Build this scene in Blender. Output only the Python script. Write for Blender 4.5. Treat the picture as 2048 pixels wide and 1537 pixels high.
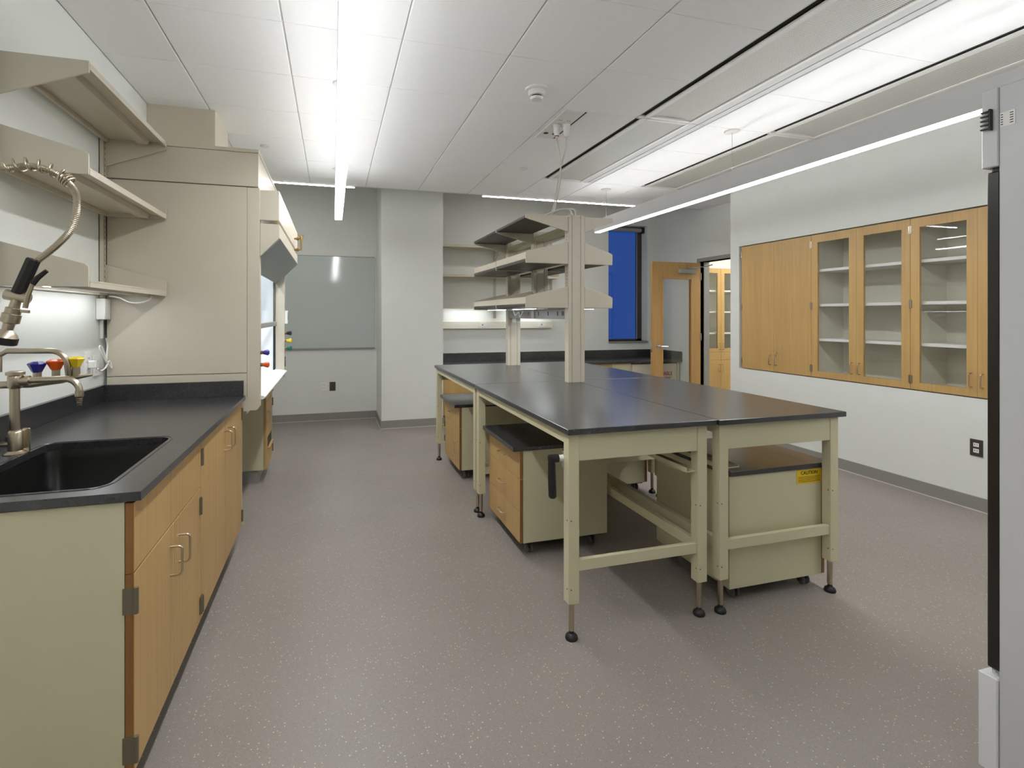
import bpy, bmesh, math, random
from mathutils import Vector, Matrix
random.seed(7)
S = bpy.context.scene
COL = S.collection
for o in list(bpy.data.objects): bpy.data.objects.remove(o)

# ------------------------------------------------------------------ camera
IMG_W, IMG_H = 2048, 1537
F_PX, CX, CY, YAW = 1034.54, 964.0, 631.66, 0.280913
CAM_Z = 1.40
cd = bpy.data.cameras.new('camera'); cam = bpy.data.objects.new('camera', cd); COL.objects.link(cam)
cd.sensor_fit = 'HORIZONTAL'; cd.sensor_width = 36.0
cd.lens = F_PX / IMG_W * 36.0
cd.shift_x = (IMG_W / 2 - CX) / IMG_W
cd.shift_y = (CY - IMG_H / 2) / IMG_W
cd.clip_start = 0.02; cd.clip_end = 200
cam.location = (0, 0, CAM_Z); cam.rotation_euler = (math.pi / 2, 0, -YAW)
S.camera = cam

# ------------------------------------------------------------------ world (dusk sky), exposure, lamp levels
w = bpy.data.worlds.new('dusk_sky'); S.world = w; w.use_nodes = True
bg = w.node_tree.nodes['Background']; bg.inputs[0].default_value = (0.022, 0.085, 0.36, 1); bg.inputs[1].default_value = 0.8
S.view_settings.view_transform = 'Standard'; S.view_settings.look = 'None'
S.view_settings.exposure = -0.03; S.view_settings.gamma = 1.0; S.view_settings.use_curve_mapping = False
L_PENDANT, L_UP, L_SLOT, L_SHELF, L_HOOD, L_NEXT = 44.0, 38.0, 52.0, 23.0, 22.0, 13.0

# ------------------------------------------------------------------ materials
def lin(c):
    return tuple(((v / 255) / 12.92 if v / 255 <= .04045 else ((v / 255 + .055) / 1.055) ** 2.4) for v in c) + (1.0,)

def new_mat(name):
    m = bpy.data.materials.new(name); m.use_nodes = True
    nt = m.node_tree; b = nt.nodes['Principled BSDF']
    return m, nt, b

def coords(nt, scale=(1, 1, 1)):
    tc = nt.nodes.new('ShaderNodeTexCoord'); mp = nt.nodes.new('ShaderNodeMapping')
    mp.inputs['Scale'].default_value = scale
    nt.links.new(tc.outputs['Object'], mp.inputs['Vector'])
    return mp.outputs['Vector']

def paint(name, rgb, rough=.5, metal=0.0, var=.03, scale=6.0, bump=0.0, bscale=300.0, spec=.5, coat=0.0):
    """painted / plain surface with a faint procedural mottling"""
    m, nt, b = new_mat(name)
    v = coords(nt)
    n = nt.nodes.new('ShaderNodeTexNoise'); n.inputs['Scale'].default_value = scale; n.inputs['Detail'].default_value = 4
    nt.links.new(v, n.inputs['Vector'])
    r = nt.nodes.new('ShaderNodeValToRGB'); c = lin(rgb)
    r.color_ramp.elements[0].position = .3; r.color_ramp.elements[1].position = .7
    r.color_ramp.elements[0].color = tuple(x * (1 - var) for x in c[:3]) + (1,)
    r.color_ramp.elements[1].color = tuple(min(1, x * (1 + var)) for x in c[:3]) + (1,)
    nt.links.new(n.outputs['Fac'], r.inputs['Fac']); nt.links.new(r.outputs['Color'], b.inputs['Base Color'])
    b.inputs['Roughness'].default_value = rough; b.inputs['Metallic'].default_value = metal
    b.inputs['Specular IOR Level'].default_value = spec
    if coat: b.inputs['Coat Weight'].default_value = coat
    if bump:
        n2 = nt.nodes.new('ShaderNodeTexNoise'); n2.inputs['Scale'].default_value = bscale; nt.links.new(v, n2.inputs['Vector'])
        bp = nt.nodes.new('ShaderNodeBump'); bp.inputs['Strength'].default_value = bump; bp.inputs['Distance'].default_value = .002
        nt.links.new(n2.outputs['Fac'], bp.inputs['Height']); nt.links.new(bp.outputs['Normal'], b.inputs['Normal'])
    return m

def emit(name, rgb, strength):
    m, nt, b = new_mat(name)
    b.inputs['Base Color'].default_value = (.9, .9, .9, 1)
    b.inputs['Emission Color'].default_value = rgb + (1,); b.inputs['Emission Strength'].default_value = strength
    return m

def wood(name, rgb, dark=.72, scale=(55, 55, 1.6), rough=.42):
    m, nt, b = new_mat(name)
    v = coords(nt, scale)
    n = nt.nodes.new('ShaderNodeTexNoise'); n.inputs['Scale'].default_value = 1.0; n.inputs['Detail'].default_value = 5; n.inputs['Roughness'].default_value = .62
    nt.links.new(v, n.inputs['Vector'])
    v2 = coords(nt, tuple(s * .12 for s in scale))
    n2 = nt.nodes.new('ShaderNodeTexNoise'); n2.inputs['Scale'].default_value = 1.0; n2.inputs['Detail'].default_value = 2
    nt.links.new(v2, n2.inputs['Vector'])
    mx = nt.nodes.new('ShaderNodeMath'); mx.operation = 'MULTIPLY_ADD'; mx.inputs[1].default_value = .65
    m3 = nt.nodes.new('ShaderNodeMath'); m3.operation = 'MULTIPLY'; m3.inputs[1].default_value = .35
    nt.links.new(n2.outputs['Fac'], m3.inputs[0]); nt.links.new(n.outputs['Fac'], mx.inputs[0]); nt.links.new(m3.outputs[0], mx.inputs[2])
    r = nt.nodes.new('ShaderNodeValToRGB'); c = lin(rgb)
    r.color_ramp.elements[0].position = .32; r.color_ramp.elements[1].position = .66
    r.color_ramp.elements[0].color = tuple(x * dark for x in c[:3]) + (1,)
    r.color_ramp.elements[1].color = tuple(min(1, x * 1.1) for x in c[:3]) + (1,)
    nt.links.new(mx.outputs[0], r.inputs['Fac']); nt.links.new(r.outputs['Color'], b.inputs['Base Color'])
    b.inputs['Roughness'].default_value = rough
    return m

def thin_glass(name, tint=(.985, .99, .988), rough=.02, ior=1.5, graze=.9):
    m = bpy.data.materials.new(name); m.use_nodes = True; nt = m.node_tree
    for n in list(nt.nodes): nt.nodes.remove(n)
    out = nt.nodes.new('ShaderNodeOutputMaterial'); mix = nt.nodes.new('ShaderNodeMixShader')
    tr = nt.nodes.new('ShaderNodeBsdfTransparent'); tr.inputs[0].default_value = tint + (1,)
    gl = nt.nodes.new('ShaderNodeBsdfGlossy'); gl.inputs['Roughness'].default_value = rough
    # Schlick reflectance, equal on both faces of the sheet
    lw = nt.nodes.new('ShaderNodeLayerWeight'); lw.inputs['Blend'].default_value = .5
    po = nt.nodes.new('ShaderNodeMath'); po.operation = 'POWER'; po.inputs[1].default_value = 5.0; nt.links.new(lw.outputs['Facing'], po.inputs[0])
    f0 = ((ior - 1) / (ior + 1)) ** 2
    fr = nt.nodes.new('ShaderNodeMath'); fr.operation = 'MULTIPLY_ADD'; fr.inputs[1].default_value = graze; fr.inputs[2].default_value = f0; nt.links.new(po.outputs[0], fr.inputs[0])
    nt.links.new(fr.outputs[0], mix.inputs[0]); nt.links.new(tr.outputs[0], mix.inputs[1]); nt.links.new(gl.outputs[0], mix.inputs[2])
    nt.links.new(mix.outputs[0], out.inputs[0])
    return m

def floor_mat():
    m, nt, b = new_mat('speckled_rubber_floor')
    v = coords(nt)
    n = nt.nodes.new('ShaderNodeTexNoise'); n.inputs['Scale'].default_value = 1.2; n.inputs['Detail'].default_value = 3; nt.links.new(v, n.inputs['Vector'])
    r = nt.nodes.new('ShaderNodeValToRGB'); r.color_ramp.elements[0].position = .3; r.color_ramp.elements[1].position = .7
    r.color_ramp.elements[0].color = lin((136, 128, 122)); r.color_ramp.elements[1].color = lin((144, 136, 130))
    nt.links.new(n.outputs['Fac'], r.inputs['Fac'])
    prev = r.outputs['Color']
    for scale, thr, pick, col, amt in ((95, .24, .80, (205, 198, 176), .8), (190, .26, .68, (178, 172, 156), .65), (150, .25, .8, (96, 90, 82), .55)):
        vo = nt.nodes.new('ShaderNodeTexVoronoi'); vo.inputs['Scale'].default_value = scale; nt.links.new(v, vo.inputs['Vector'])
        lt = nt.nodes.new('ShaderNodeMath'); lt.operation = 'LESS_THAN'; lt.inputs[1].default_value = thr; nt.links.new(vo.outputs['Distance'], lt.inputs[0])
        sp = nt.nodes.new('ShaderNodeSeparateColor'); nt.links.new(vo.outputs['Color'], sp.inputs[0])
        gt = nt.nodes.new('ShaderNodeMath'); gt.operation = 'GREATER_THAN'; gt.inputs[1].default_value = pick; nt.links.new(sp.outputs[0], gt.inputs[0])
        mu = nt.nodes.new('ShaderNodeMath'); mu.operation = 'MULTIPLY'; nt.links.new(lt.outputs[0], mu.inputs[0]); nt.links.new(gt.outputs[0], mu.inputs[1])
        ma = nt.nodes.new('ShaderNodeMath'); ma.operation = 'MULTIPLY'; ma.inputs[1].default_value = amt; nt.links.new(mu.outputs[0], ma.inputs[0])
        mx = nt.nodes.new('ShaderNodeMix'); mx.data_type = 'RGBA'
        nt.links.new(ma.outputs[0], mx.inputs[0]); nt.links.new(prev, mx.inputs[6]); mx.inputs[7].default_value = lin(col)
        prev = mx.outputs[2]
    nt.links.new(prev, b.inputs['Base Color'])
    b.inputs['Roughness'].default_value = .42; b.inputs['Specular IOR Level'].default_value = .35
    return m

def perforated_mat():
    m, nt, b = new_mat('perforated_white_steel')
    v = coords(nt, (100, 100, 100))
    sx = nt.nodes.new('ShaderNodeSeparateXYZ'); nt.links.new(v, sx.inputs[0])
    sq = []
    for i in (0, 1):
        fr = nt.nodes.new('ShaderNodeMath'); fr.operation = 'FRACT'; nt.links.new(sx.outputs[i], fr.inputs[0])
        sb = nt.nodes.new('ShaderNodeMath'); sb.operation = 'SUBTRACT'; sb.inputs[1].default_value = .5; nt.links.new(fr.outputs[0], sb.inputs[0])
        po = nt.nodes.new('ShaderNodeMath'); po.operation = 'MULTIPLY'; nt.links.new(sb.outputs[0], po.inputs[0]); nt.links.new(sb.outputs[0], po.inputs[1])
        sq.append(po)
    ad = nt.nodes.new('ShaderNodeMath'); ad.operation = 'ADD'; nt.links.new(sq[0].outputs[0], ad.inputs[0]); nt.links.new(sq[1].outputs[0], ad.inputs[1])
    lt = nt.nodes.new('ShaderNodeMath'); lt.operation = 'LESS_THAN'; lt.inputs[1].default_value = .085; nt.links.new(ad.outputs[0], lt.inputs[0])
    mx = nt.nodes.new('ShaderNodeMix'); mx.data_type = 'RGBA'; nt.links.new(lt.outputs[0], mx.inputs[0])
    mx.inputs[6].default_value = lin((222, 222, 214)); mx.inputs[7].default_value = lin((120, 120, 114))
    nt.links.new(mx.outputs[2], b.inputs['Base Color']); b.inputs['Roughness'].default_value = .5
    return m

M = {}
M['wall'] = paint('warm_white_wall_paint', (222, 224, 218), .75, var=.012, bump=.05)
M['wall_far'] = M['wall']
M['floor'] = floor_mat()
M['tile'] = paint('white_mineral_ceiling_tile', (248, 248, 247), .9, var=.01, scale=40, bump=.12, bscale=500)
M['runner'] = paint('white_grid_runner', (214, 214, 212), .6, var=.01)
M['base'] = paint('grey_vinyl_baseboard', (140, 137, 130), .5, var=.02)
M['seal'] = paint('pale_seal_strip', (205, 198, 188), .5, var=.02)
M['beige'] = paint('beige_painted_steel', (203, 196, 162), .38, var=.012)
M['hood'] = paint('warm_beige_hood_steel', (202, 193, 175), .36, var=.012)
M['epoxy'] = paint('black_epoxy_worktop', (46, 46, 48), .25, var=.12, scale=90, spec=1.0)
M['sink'] = paint('black_epoxy_sink', (22, 21, 20), .32, var=.08)
M['shelfdark'] = paint('dark_phenolic_board', (64, 58, 52), .45, var=.08, scale=40)
M['oak'] = wood('oak_veneer', (188, 153, 96), .84)
M['oak_edge'] = wood('dark_oak_edge', (140, 96, 52), .75)
M['oakdoor'] = wood('oak_door_veneer', (186, 146, 90), .84)
M['nickel'] = paint('brushed_nickel', (190, 178, 158), .3, metal=1.0, var=.03)
M['steelpull'] = paint('satin_steel_pull', (206, 190, 168), .28, metal=1.0, var=.03)
M['bronze'] = paint('dark_bronze_hinge', (122, 114, 94), .4, metal=.5, var=.05)
M['chrome'] = paint('chrome', (215, 215, 215), .15, metal=1.0, var=.01)
M['brass'] = paint('brass', (150, 122, 70), .3, metal=1.0, var=.04)
M['black'] = paint('black_rubber', (24, 22, 21), .45, var=.05)
M['dark'] = paint('dark_void_paint', (40, 42, 34), .7, var=.05)
M['slotdark'] = paint('dark_plenum_slot', (34, 36, 26), .8, var=.05)
M['greyrub'] = paint('grey_caster_rubber', (92, 90, 88), .5, var=.04)
M['white'] = paint('white_plastic', (232, 230, 226), .4, var=.01)
M['whiteint'] = paint('white_cabinet_interior', (226, 222, 206), .5, var=.01)
M['liner'] = paint('white_hood_liner', (232, 234, 236), .4, var=.01)
M['glass'] = thin_glass('clear_glass')
M['sashglass'] = thin_glass('sash_safety_glass', tint=(.95, .975, .985), ior=1.4, graze=.3)
M['winglass'] = thin_glass('window_glass', (.9, .93, .97))
M['greymetal'] = paint('grey_painted_steel', (150, 148, 144), .4, var=.01)
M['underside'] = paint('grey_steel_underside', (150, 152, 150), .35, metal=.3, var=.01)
M['fridge'] = paint('light_grey_appliance_steel', (196, 196, 197), .3, var=.01)
M['fridgewhite'] = paint('white_appliance_panel', (222, 222, 224), .35, var=.01)
M['frameblack'] = paint('black_door_frame', (36, 31, 28), .28, var=.04)
M['board'] = paint('glossy_marker_board', (188, 196, 192), .08, var=.006, spec=.6)
M['bronzeframe'] = paint('dark_window_frame', (70, 62, 60), .4, var=.03)
M['shade'] = paint('grey_roller_shade', (150, 148, 146), .7, var=.02)
M['blue'] = paint('blue_knob_plastic', (44, 44, 140), .25, var=.03)
M['orange'] = paint('orange_knob_plastic', (226, 92, 24), .25, var=.03)
M['yellow'] = paint('yellow_knob_plastic', (226, 196, 40), .25, var=.03)
M['green'] = paint('green_knob_plastic', (14, 100, 88), .25, var=.03)
M['caution'] = paint('yellow_caution_vinyl', (226, 190, 30), .4, var=.02)
M['red'] = paint('red_print', (150, 24, 24), .5, var=.02)
M['ink'] = paint('black_print', (20, 18, 16), .5, var=.02)
M['cord'] = paint('grey_white_cord', (205, 200, 188), .5, var=.02)
M['perf'] = perforated_mat()
M['flam'] = paint('cream_safety_cabinet', (214, 208, 190), .4, var=.01)
M['plate'] = paint('dark_outlet_plate', (84, 76, 70), .35, metal=.5, var=.02)
M['lens'] = emit('pendant_lens', (.97, .985, 1.0), L_PENDANT)
M['uplens'] = emit('pendant_uplight', (.97, .985, 1.0), L_UP)
M['slotlens'] = emit('perimeter_lens', (1.0, .985, .96), L_SLOT)
M['shelflens'] = emit('undershelf_led', (.93, .97, 1.0), L_SHELF)
M['hoodlens'] = emit('hood_lamp_lens', (.9, .95, 1.0), L_HOOD)
M['nextlens'] = emit('corridor_panel_lens', (1.0, .97, .9), L_NEXT)
M['pendbody'] = paint('pendant_white_aluminium', (215, 215, 215), .45, var=.01)

# ------------------------------------------------------------------ mesh helpers
WL = {}      # world location of the root that an object's mesh coordinates are relative to

class MB:
    def __init__(s): s.v = []; s.f = []
    def add(s, vs, fs):
        o = len(s.v); s.v += [tuple(p) for p in vs]; s.f += [[i + o for i in f] for f in fs]; return s
    def box(s, x0, x1, y0, y1, z0, z1):
        if x0 > x1: x0, x1 = x1, x0
        if y0 > y1: y0, y1 = y1, y0
        if z0 > z1: z0, z1 = z1, z0
        vs = [(x0, y0, z0), (x1, y0, z0), (x1, y1, z0), (x0, y1, z0), (x0, y0, z1), (x1, y0, z1), (x1, y1, z1), (x0, y1, z1)]
        return s.add(vs, [(0, 3, 2, 1), (4, 5, 6, 7), (0, 1, 5, 4), (1, 2, 6, 5), (2, 3, 7, 6), (3, 0, 4, 7)])
    def prism(s, prof, axis, a, b):
        n = len(prof)
        def P(u, v, t): return {'x': (t, u, v), 'y': (u, t, v), 'z': (u, v, t)}[axis]
        vs = [P(u, v, a) for u, v in prof] + [P(u, v, b) for u, v in prof]
        fs = [list(range(n))[::-1], list(range(n, 2 * n))] + [(i, (i + 1) % n, n + (i + 1) % n, n + i) for i in range(n)]
        return s.add(vs, fs)
    def cyl(s, p0, p1, r0, r1=None, n=16):
        r1 = r0 if r1 is None else r1
        p0, p1 = Vector(p0), Vector(p1); d = (p1 - p0).normalized()
        a = d.orthogonal().normalized(); b = d.cross(a)
        vs = []
        for p, r in ((p0, r0), (p1, r1)):
            vs += [p + (a * math.cos(2 * math.pi * k / n) + b * math.sin(2 * math.pi * k / n)) * r for k in range(n)]
        fs = [list(range(n))[::-1], list(range(n, 2 * n))] + [(k, (k + 1) % n, n + (k + 1) % n, n + k) for k in range(n)]
        return s.add(vs, fs)
    def tube(s, pts, r, n=8):
        pts = [Vector(p) for p in pts]; rs = r if isinstance(r, (list, tuple)) else [r] * len(pts)
        vs = []; fs = []; a = None
        for i, p in enumerate(pts):
            d = (pts[min(i + 1, len(pts) - 1)] - pts[max(i - 1, 0)]).normalized()
            if a is None: a = d.orthogonal().normalized()
            else: a = (a - d * a.dot(d)).normalized()
            b = d.cross(a)
            vs += [p + (a * math.cos(2 * math.pi * k / n) + b * math.sin(2 * math.pi * k / n)) * rs[i] for k in range(n)]
        for i in range(len(pts) - 1):
            fs += [(i * n + k, i * n + (k + 1) % n, (i + 1) * n + (k + 1) % n, (i + 1) * n + k) for k in range(n)]
        fs += [list(range(n))[::-1], list(range(len(vs) - n, len(vs)))]
        return s.add(vs, fs)
    def lathe(s, base, axis, prof, n=20):
        """prof = [(radius, distance along axis)]"""
        base = Vector(base); d = Vector(axis).normalized(); a = d.orthogonal().normalized(); b = d.cross(a)
        vs = []; fs = []
        for r, t in prof:
            vs += [base + d * t + (a * math.cos(2 * math.pi * k / n) + b * math.sin(2 * math.pi * k / n)) * r for k in range(n)]
        m = len(prof)
        for i in range(m - 1):
            fs += [(i * n + k, i * n + (k + 1) % n, (i + 1) * n + (k + 1) % n, (i + 1) * n + k) for k in range(n)]
        fs += [list(range(n))[::-1], list(range((m - 1) * n, m * n))]
        return s.add(vs, fs)
    def build(s, name, mat, parent=None, bevel=0.0, smooth=False, label=None, at=None):
        me = bpy.data.meshes.new(name)
        if parent is not None: o_loc = WL[parent]
        elif at is not None: o_loc = Vector(at)
        else:
            xs, ys, zs = zip(*s.v); o_loc = Vector(((min(xs) + max(xs)) / 2, (min(ys) + max(ys)) / 2, min(zs)))
        me.from_pydata([(x - o_loc.x, y - o_loc.y, z - o_loc.z) for x, y, z in s.v], [], s.f)
        bm = bmesh.new(); bm.from_mesh(me)
        bmesh.ops.recalc_face_normals(bm, faces=bm.faces)
        if bevel: bmesh.ops.bevel(bm, geom=list(bm.edges), offset=bevel, segments=1, affect='EDGES', clamp_overlap=True)
        bm.to_mesh(me); bm.free()
        if smooth:
            me.shade_smooth(); me.set_sharp_from_angle(angle=math.radians(38))
        me.materials.append(M[mat] if isinstance(mat, str) else mat)
        o = bpy.data.objects.new(name, me); COL.objects.link(o)
        if parent is not None: o.parent = parent
        else: o.location = o_loc
        WL[o] = o_loc
        if label: o['label'] = label
        return o

def box(*a): return MB().box(*a)
def stuff(o): o['kind'] = 'stuff'; return o
def tag(o, label, cat, group=None):
    o['label'] = label; o['category'] = cat
    if group: o['group'] = group
    return o
def thing(name, label, cat, loc, group=None):
    o = bpy.data.objects.new(name, None); COL.objects.link(o); o.location = loc; o.empty_display_size = .1
    WL[o] = Vector(loc); return tag(o, label, cat, group)
def struct(o): o['kind'] = 'structure'; return o
def sroot(name, loc):
    o = bpy.data.objects.new(name, None); COL.objects.link(o); o.location = loc; WL[o] = Vector(loc); o['kind'] = 'structure'; return o

def arc(c, r, a0, a1, n):     # list of 2d points
    return [(c[0] + r * math.cos(a0 + (a1 - a0) * k / n), c[1] + r * math.sin(a0 + (a1 - a0) * k / n)) for k in range(n + 1)]

def pull(parent, c, nrm, span, length=.1, proj=.03, r=.0042, name='handle', mat='steelpull'):
    """U-shaped bar pull; c = centre on the face, nrm = outward, span = direction of the bar"""
    c, n, s = Vector(c), Vector(nrm), Vector(span); q = .012; pts = []
    h = length / 2
    pts += [c - s * h, c - s * h + n * (proj - q)]
    for k in range(1, 4):
        t = k / 4 * math.pi / 2; pts.append(c - s * (h - q * (1 - math.cos(t))) + n * (proj - q + q * math.sin(t)))
    pts.append(c - s * (h - q) + n * proj); pts.append(c + s * (h - q) + n * proj)
    for k in range(1, 4):
        t = math.pi / 2 - k / 4 * math.pi / 2; pts.append(c + s * (h - q * (1 - math.cos(t))) + n * (proj - q + q * math.sin(t)))
    pts += [c + s * h + n * (proj - q), c + s * h]
    return MB().tube(pts, r, 8).build(name, mat, parent, smooth=True)

def text_mesh(parent, txt, size, loc, rot, mat, name='lettering', xscale=1.0):
    cu = bpy.data.curves.new('t', 'FONT'); cu.body = txt; cu.size = size; cu.extrude = .0004; cu.offset = size * .012
    cu.align_x = 'CENTER'; cu.align_y = 'CENTER'
    to = bpy.data.objects.new('t', cu); COL.objects.link(to)
    dg = bpy.context.evaluated_depsgraph_get(); me = bpy.data.meshes.new_from_object(to.evaluated_get(dg))
    bpy.data.objects.remove(to)
    mt = Matrix.Translation(Vector(loc) - WL[parent]) @ rot.to_4x4() @ Matrix.Diagonal((xscale, 1, 1, 1))
    me.transform(mt); me.materials.clear(); me.materials.append(M[mat])
    o = bpy.data.objects.new(name, me); COL.objects.link(o); o.parent = parent; WL[o] = WL[parent]
    return o
FACE_NEG_Y = Matrix.Rotation(math.pi / 2, 3, 'X')     # text readable from -Y

# ------------------------------------------------------------------ key dimensions
XL, XR, XA = -1.255, 4.445, 5.0            # left wall, right wall, alcove wall
YB, YREAR, YCEIL = 7.22, -2.7, 6.12        # back wall, wall behind camera, far edge of the tile ceiling
ZC, ZU = 2.89, 3.36
T = .917                                    # worktop height

# ------------------------------------------------------------------ setting: floor, walls, ceiling
struct(box(XL - .2, 7.8, YREAR - .2, 7.6, -.06, 0).build('floor', 'floor', at=(0, 0, 0)))
struct(box(XL - .15, XL, YREAR, YB + .2, 0, ZU).build('wall_left', 'wall'))
struct(box(XL, 5.2, YREAR - .15, YREAR, 0, ZU).build('wall_rear', 'wall'))
WX0, WX1, WZ0, WZ1 = 4.141, 4.84, .995, 2.83
b = MB(); b.box(XL, WX0, YB, YB + .2, 0, ZU); b.box(WX1, 5.14, YB, YB + .2, 0, ZU); b.box(WX0, WX1, YB, YB + .2, 0, WZ0); b.box(WX0, WX1, YB, YB + .2, WZ1, ZU)
struct(b.build('wall_back', 'wall'))
struct(box(.578, 1.352, 6.48, YB, 0, ZU).build('wall_column', 'wall'))
NY0, NY1, NZ0, NZ1 = 2.11, 4.848, .803, 2.186
b = MB(); b.box(XR, 5.14, YREAR, 4.98, 0, NZ0); b.box(XR, 5.14, YREAR, 4.98, NZ1, ZU); b.box(XR, 5.14, YREAR, NY0, NZ0, NZ1); b.box(XR, 5.14, NY1, 4.98, NZ0, NZ1); b.box(4.86, 5.14, NY0, NY1, NZ0, NZ1)
struct(b.build('wall_right', 'wall'))
DY0, DY1, DZ = 5.28, 6.19, 2.16
b = MB(); b.box(XA, 5.14, 4.98, DY0, 0, ZU); b.box(XA, 5.14, DY1, YB, 0, ZU); b.box(XA, 5.14, DY0, DY1, DZ, ZU)
struct(b.build('wall_alcove', 'wall'))
# room beyond the door
struct(box(5.14, 7.7, 7.06, 7.2, 0, 2.75).build('wall_next_back', 'wall'))
struct(box(7.6, 7.75, 3.9, 7.06, 0, 2.75).build('wall_next_right', 'wall'))
struct(box(5.14, 7.7, 3.8, 3.9, 0, 2.75).build('wall_next_front', 'wall'))
struct(box(5.14, 7.75, 3.8, 7.2, 2.75, 2.8).build('ceiling_next', 'tile'))
# boxed-in duct above the fume hood
struct(box(XL, -.82, 4.14, 4.62, 2.44, ZC).build('wall_soffit', 'hood'))

# tile ceiling: slab, grid runners and single tiles
b = MB(); b.box(XL, 5.0, YREAR, YCEIL + .02, 2.99, 3.05); b.box(XL, 5.0, YCEIL, YCEIL + .03, ZC, ZU); b.box(XL, 5.0, YCEIL, YB, ZU - .03, ZU)
ceil = struct(b.build('ceiling', 'runner', at=(0, 0, ZC)))
P = .6096; GX0, GY0 = -.855, 2.80
gx = [XL] + [GX0 + P * k for k in range(10)] + [5.0]
gy = [YREAR]
k = -9
while GY0 + P * k < YCEIL - .02:
    if GY0 + P * k > YREAR + .02: gy.append(GY0 + P * k)
    k += 1
gy.append(YCEIL)
for x in gx[1:-1]:
    y1 = YCEIL - .002
    box(x - .013, x + .013, YREAR + .01, y1, ZC + .007, ZC + .03).build('grid_runner', 'runner', ceil)
for y in gy[1:-1]:
    segs = [(XL + .01, 4.99)]
    if .98 < y < 5.23: segs = [(XL + .01, gx[6] - .014), (gx[7] + .014, gx[8] - .014), (gx[9] + .014, 4.99)]
    for a_, b_ in segs: box(a_, b_, y - .012, y + .012, ZC + .004, ZC + .026).build('grid_runner', 'runner', ceil)
beam_cols = {6: (.9712, 5.2384), 8: (.9712, 5.2384)}    # column index -> Y range taken by beams
tile_mesh = {}
for i in range(len(gx) - 1):
    for j in range(len(gy) - 1):
        x0, x1, y0, y1 = gx[i], gx[i + 1], gy[j], gy[j + 1]
        if i in beam_cols and y0 > beam_cols[i][0] - .05 and y1 < beam_cols[i][1] + .05: continue
        if i in beam_cols or i == 7: pass
        if x1 <= -.80 and y0 > 3.9 and y1 < 4.75: # around the duct
            pass
        key = (round(x1 - x0, 3), round(y1 - y0, 3))
        c = Vector(((x0 + x1) / 2, (y0 + y1) / 2, ZC))
        if key not in tile_mesh:
            dx, dy = (x1 - x0) / 2 - .0045, (y1 - y0) / 2 - .0018
            o = MB().box(c.x - dx, c.x + dx, c.y - dy, c.y + dy, ZC, ZC + .018).build('ceiling_tile', 'tile', None, bevel=.002, at=c)
            tile_mesh[key] = o.data
        else:
            o = bpy.data.objects.new('ceiling_tile', tile_mesh[key]); COL.objects.link(o)
        o.parent = ceil; o.location = c - WL[ceil]

# baseboards
def baseboard(name, pts, h=.1):
    root = None
    bm = MB(); sm = MB()
    for (x0, x1, y0, y1) in pts: bm.box(x0, x1, y0, y1, .006, h)
    o = struct(bm.build(name, 'base', bevel=.001, at=(pts[0][0], pts[0][2], 0)))
    for (x0, x1, y0, y1, ) in pts:
        dx = .006 if (x1 - x0) < .05 else 0; dy = .006 if (y1 - y0) < .05 else 0
        sm.box(x0 - dx, x1 + dx, y0 - dy, y1 + dy, 0, .006)
    sm.build('seal_strip', 'seal', o)
baseboard('baseboard_back', [(XL, .578, YB - .012, YB)])
baseboard('baseboard_column', [(.566, .578, 6.48, YB - .012), (.566, 1.364, 6.468, 6.48), (1.352, 1.364, 6.48, 6.6)])
baseboard('baseboard_left', [(XL, XL + .012, 5.2, YB - .012)])
baseboard('baseboard_right', [(XR - .012, XR, YREAR, 4.98)])
baseboard('baseboard_alcove', [(XR + .0, XA - .012, 4.98, 4.992), (XA - .012, XA, 4.992, DY0 - .06)])

# window
win = sroot('window_1', (4.49, YB + .15, WZ0))
yw = YB + .165
f = MB(); f.box(WX0, WX1, yw, yw + .03, WZ0, WZ0 + .03); f.box(WX0, WX1, yw, yw + .03, WZ1 - .05, WZ1); f.box(WX0, WX0 + .03, yw, yw + .03, WZ0, WZ1); f.box(4.745, WX1, yw, yw + .03, WZ0, WZ1)
f.build('window_frame', 'bronzeframe', win)
box(4.74, 4.748, yw - .012, yw + .0, WZ0 + .03, WZ1 - .05).build('mullion_bead', 'greymetal', win)
box(WX0 + .028, 4.747, yw + .012, yw + .018, WZ0 + .028, WZ1 - .048).build('pane', 'winglass', win)
box(WX0 - .0, WX1, YB - .025, yw, WZ0 - .02, WZ0 + .0).build('window_sill', 'greymetal', win, bevel=.002)
sh = MB(); sh.cyl((WX0 + .01, yw - .05, WZ1 - .05), (WX1 - .02, yw - .05, WZ1 - .05), .035, n=14)
sh.build('roller_shade', 'shade', win, smooth=True)
box(WX1 - .05, WX1 - .005, yw - .09, yw - .01, WZ1 - .1, WZ1 - .01).build('shade_bracket', 'black', win)

# door with glass lite
dr = sroot('door_1', (XA, DY1, 0))
f = MB(); fw = .05
f.box(XA - .012, 5.15, DY1, DY1 + fw, 0, DZ + fw); f.box(XA - .012, 5.15, DY0 - fw, DY0, 0, DZ + fw); f.box(XA - .012, 5.15, DY0, DY1, DZ, DZ + fw)
f.box(5.06, 5.15, DY1 - .015, DY1, 0, DZ); f.box(5.06, 5.15, DY0, DY0 + .015, 0, DZ)
f.build('door_frame', 'greymetal', dr, bevel=.002)
ly0, ly1 = DY1 - .046, DY1 - .002
LX0, LX1, LZ = 4.197, 4.975, 2.142
GX_0, GX_1, GZ_0, GZ_1 = 4.353, 4.83, .25, 1.918
lf = MB(); lf.box(LX0, GX_0, ly0, ly1, .012, LZ); lf.box(GX_1, LX1, ly0, ly1, .012, LZ); lf.box(GX_0, GX_1, ly0, ly1, .012, GZ_0); lf.box(GX_0, GX_1, ly0, ly1, GZ_1, LZ)
leaf = lf.build('door_leaf', 'oakdoor', dr)
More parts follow.
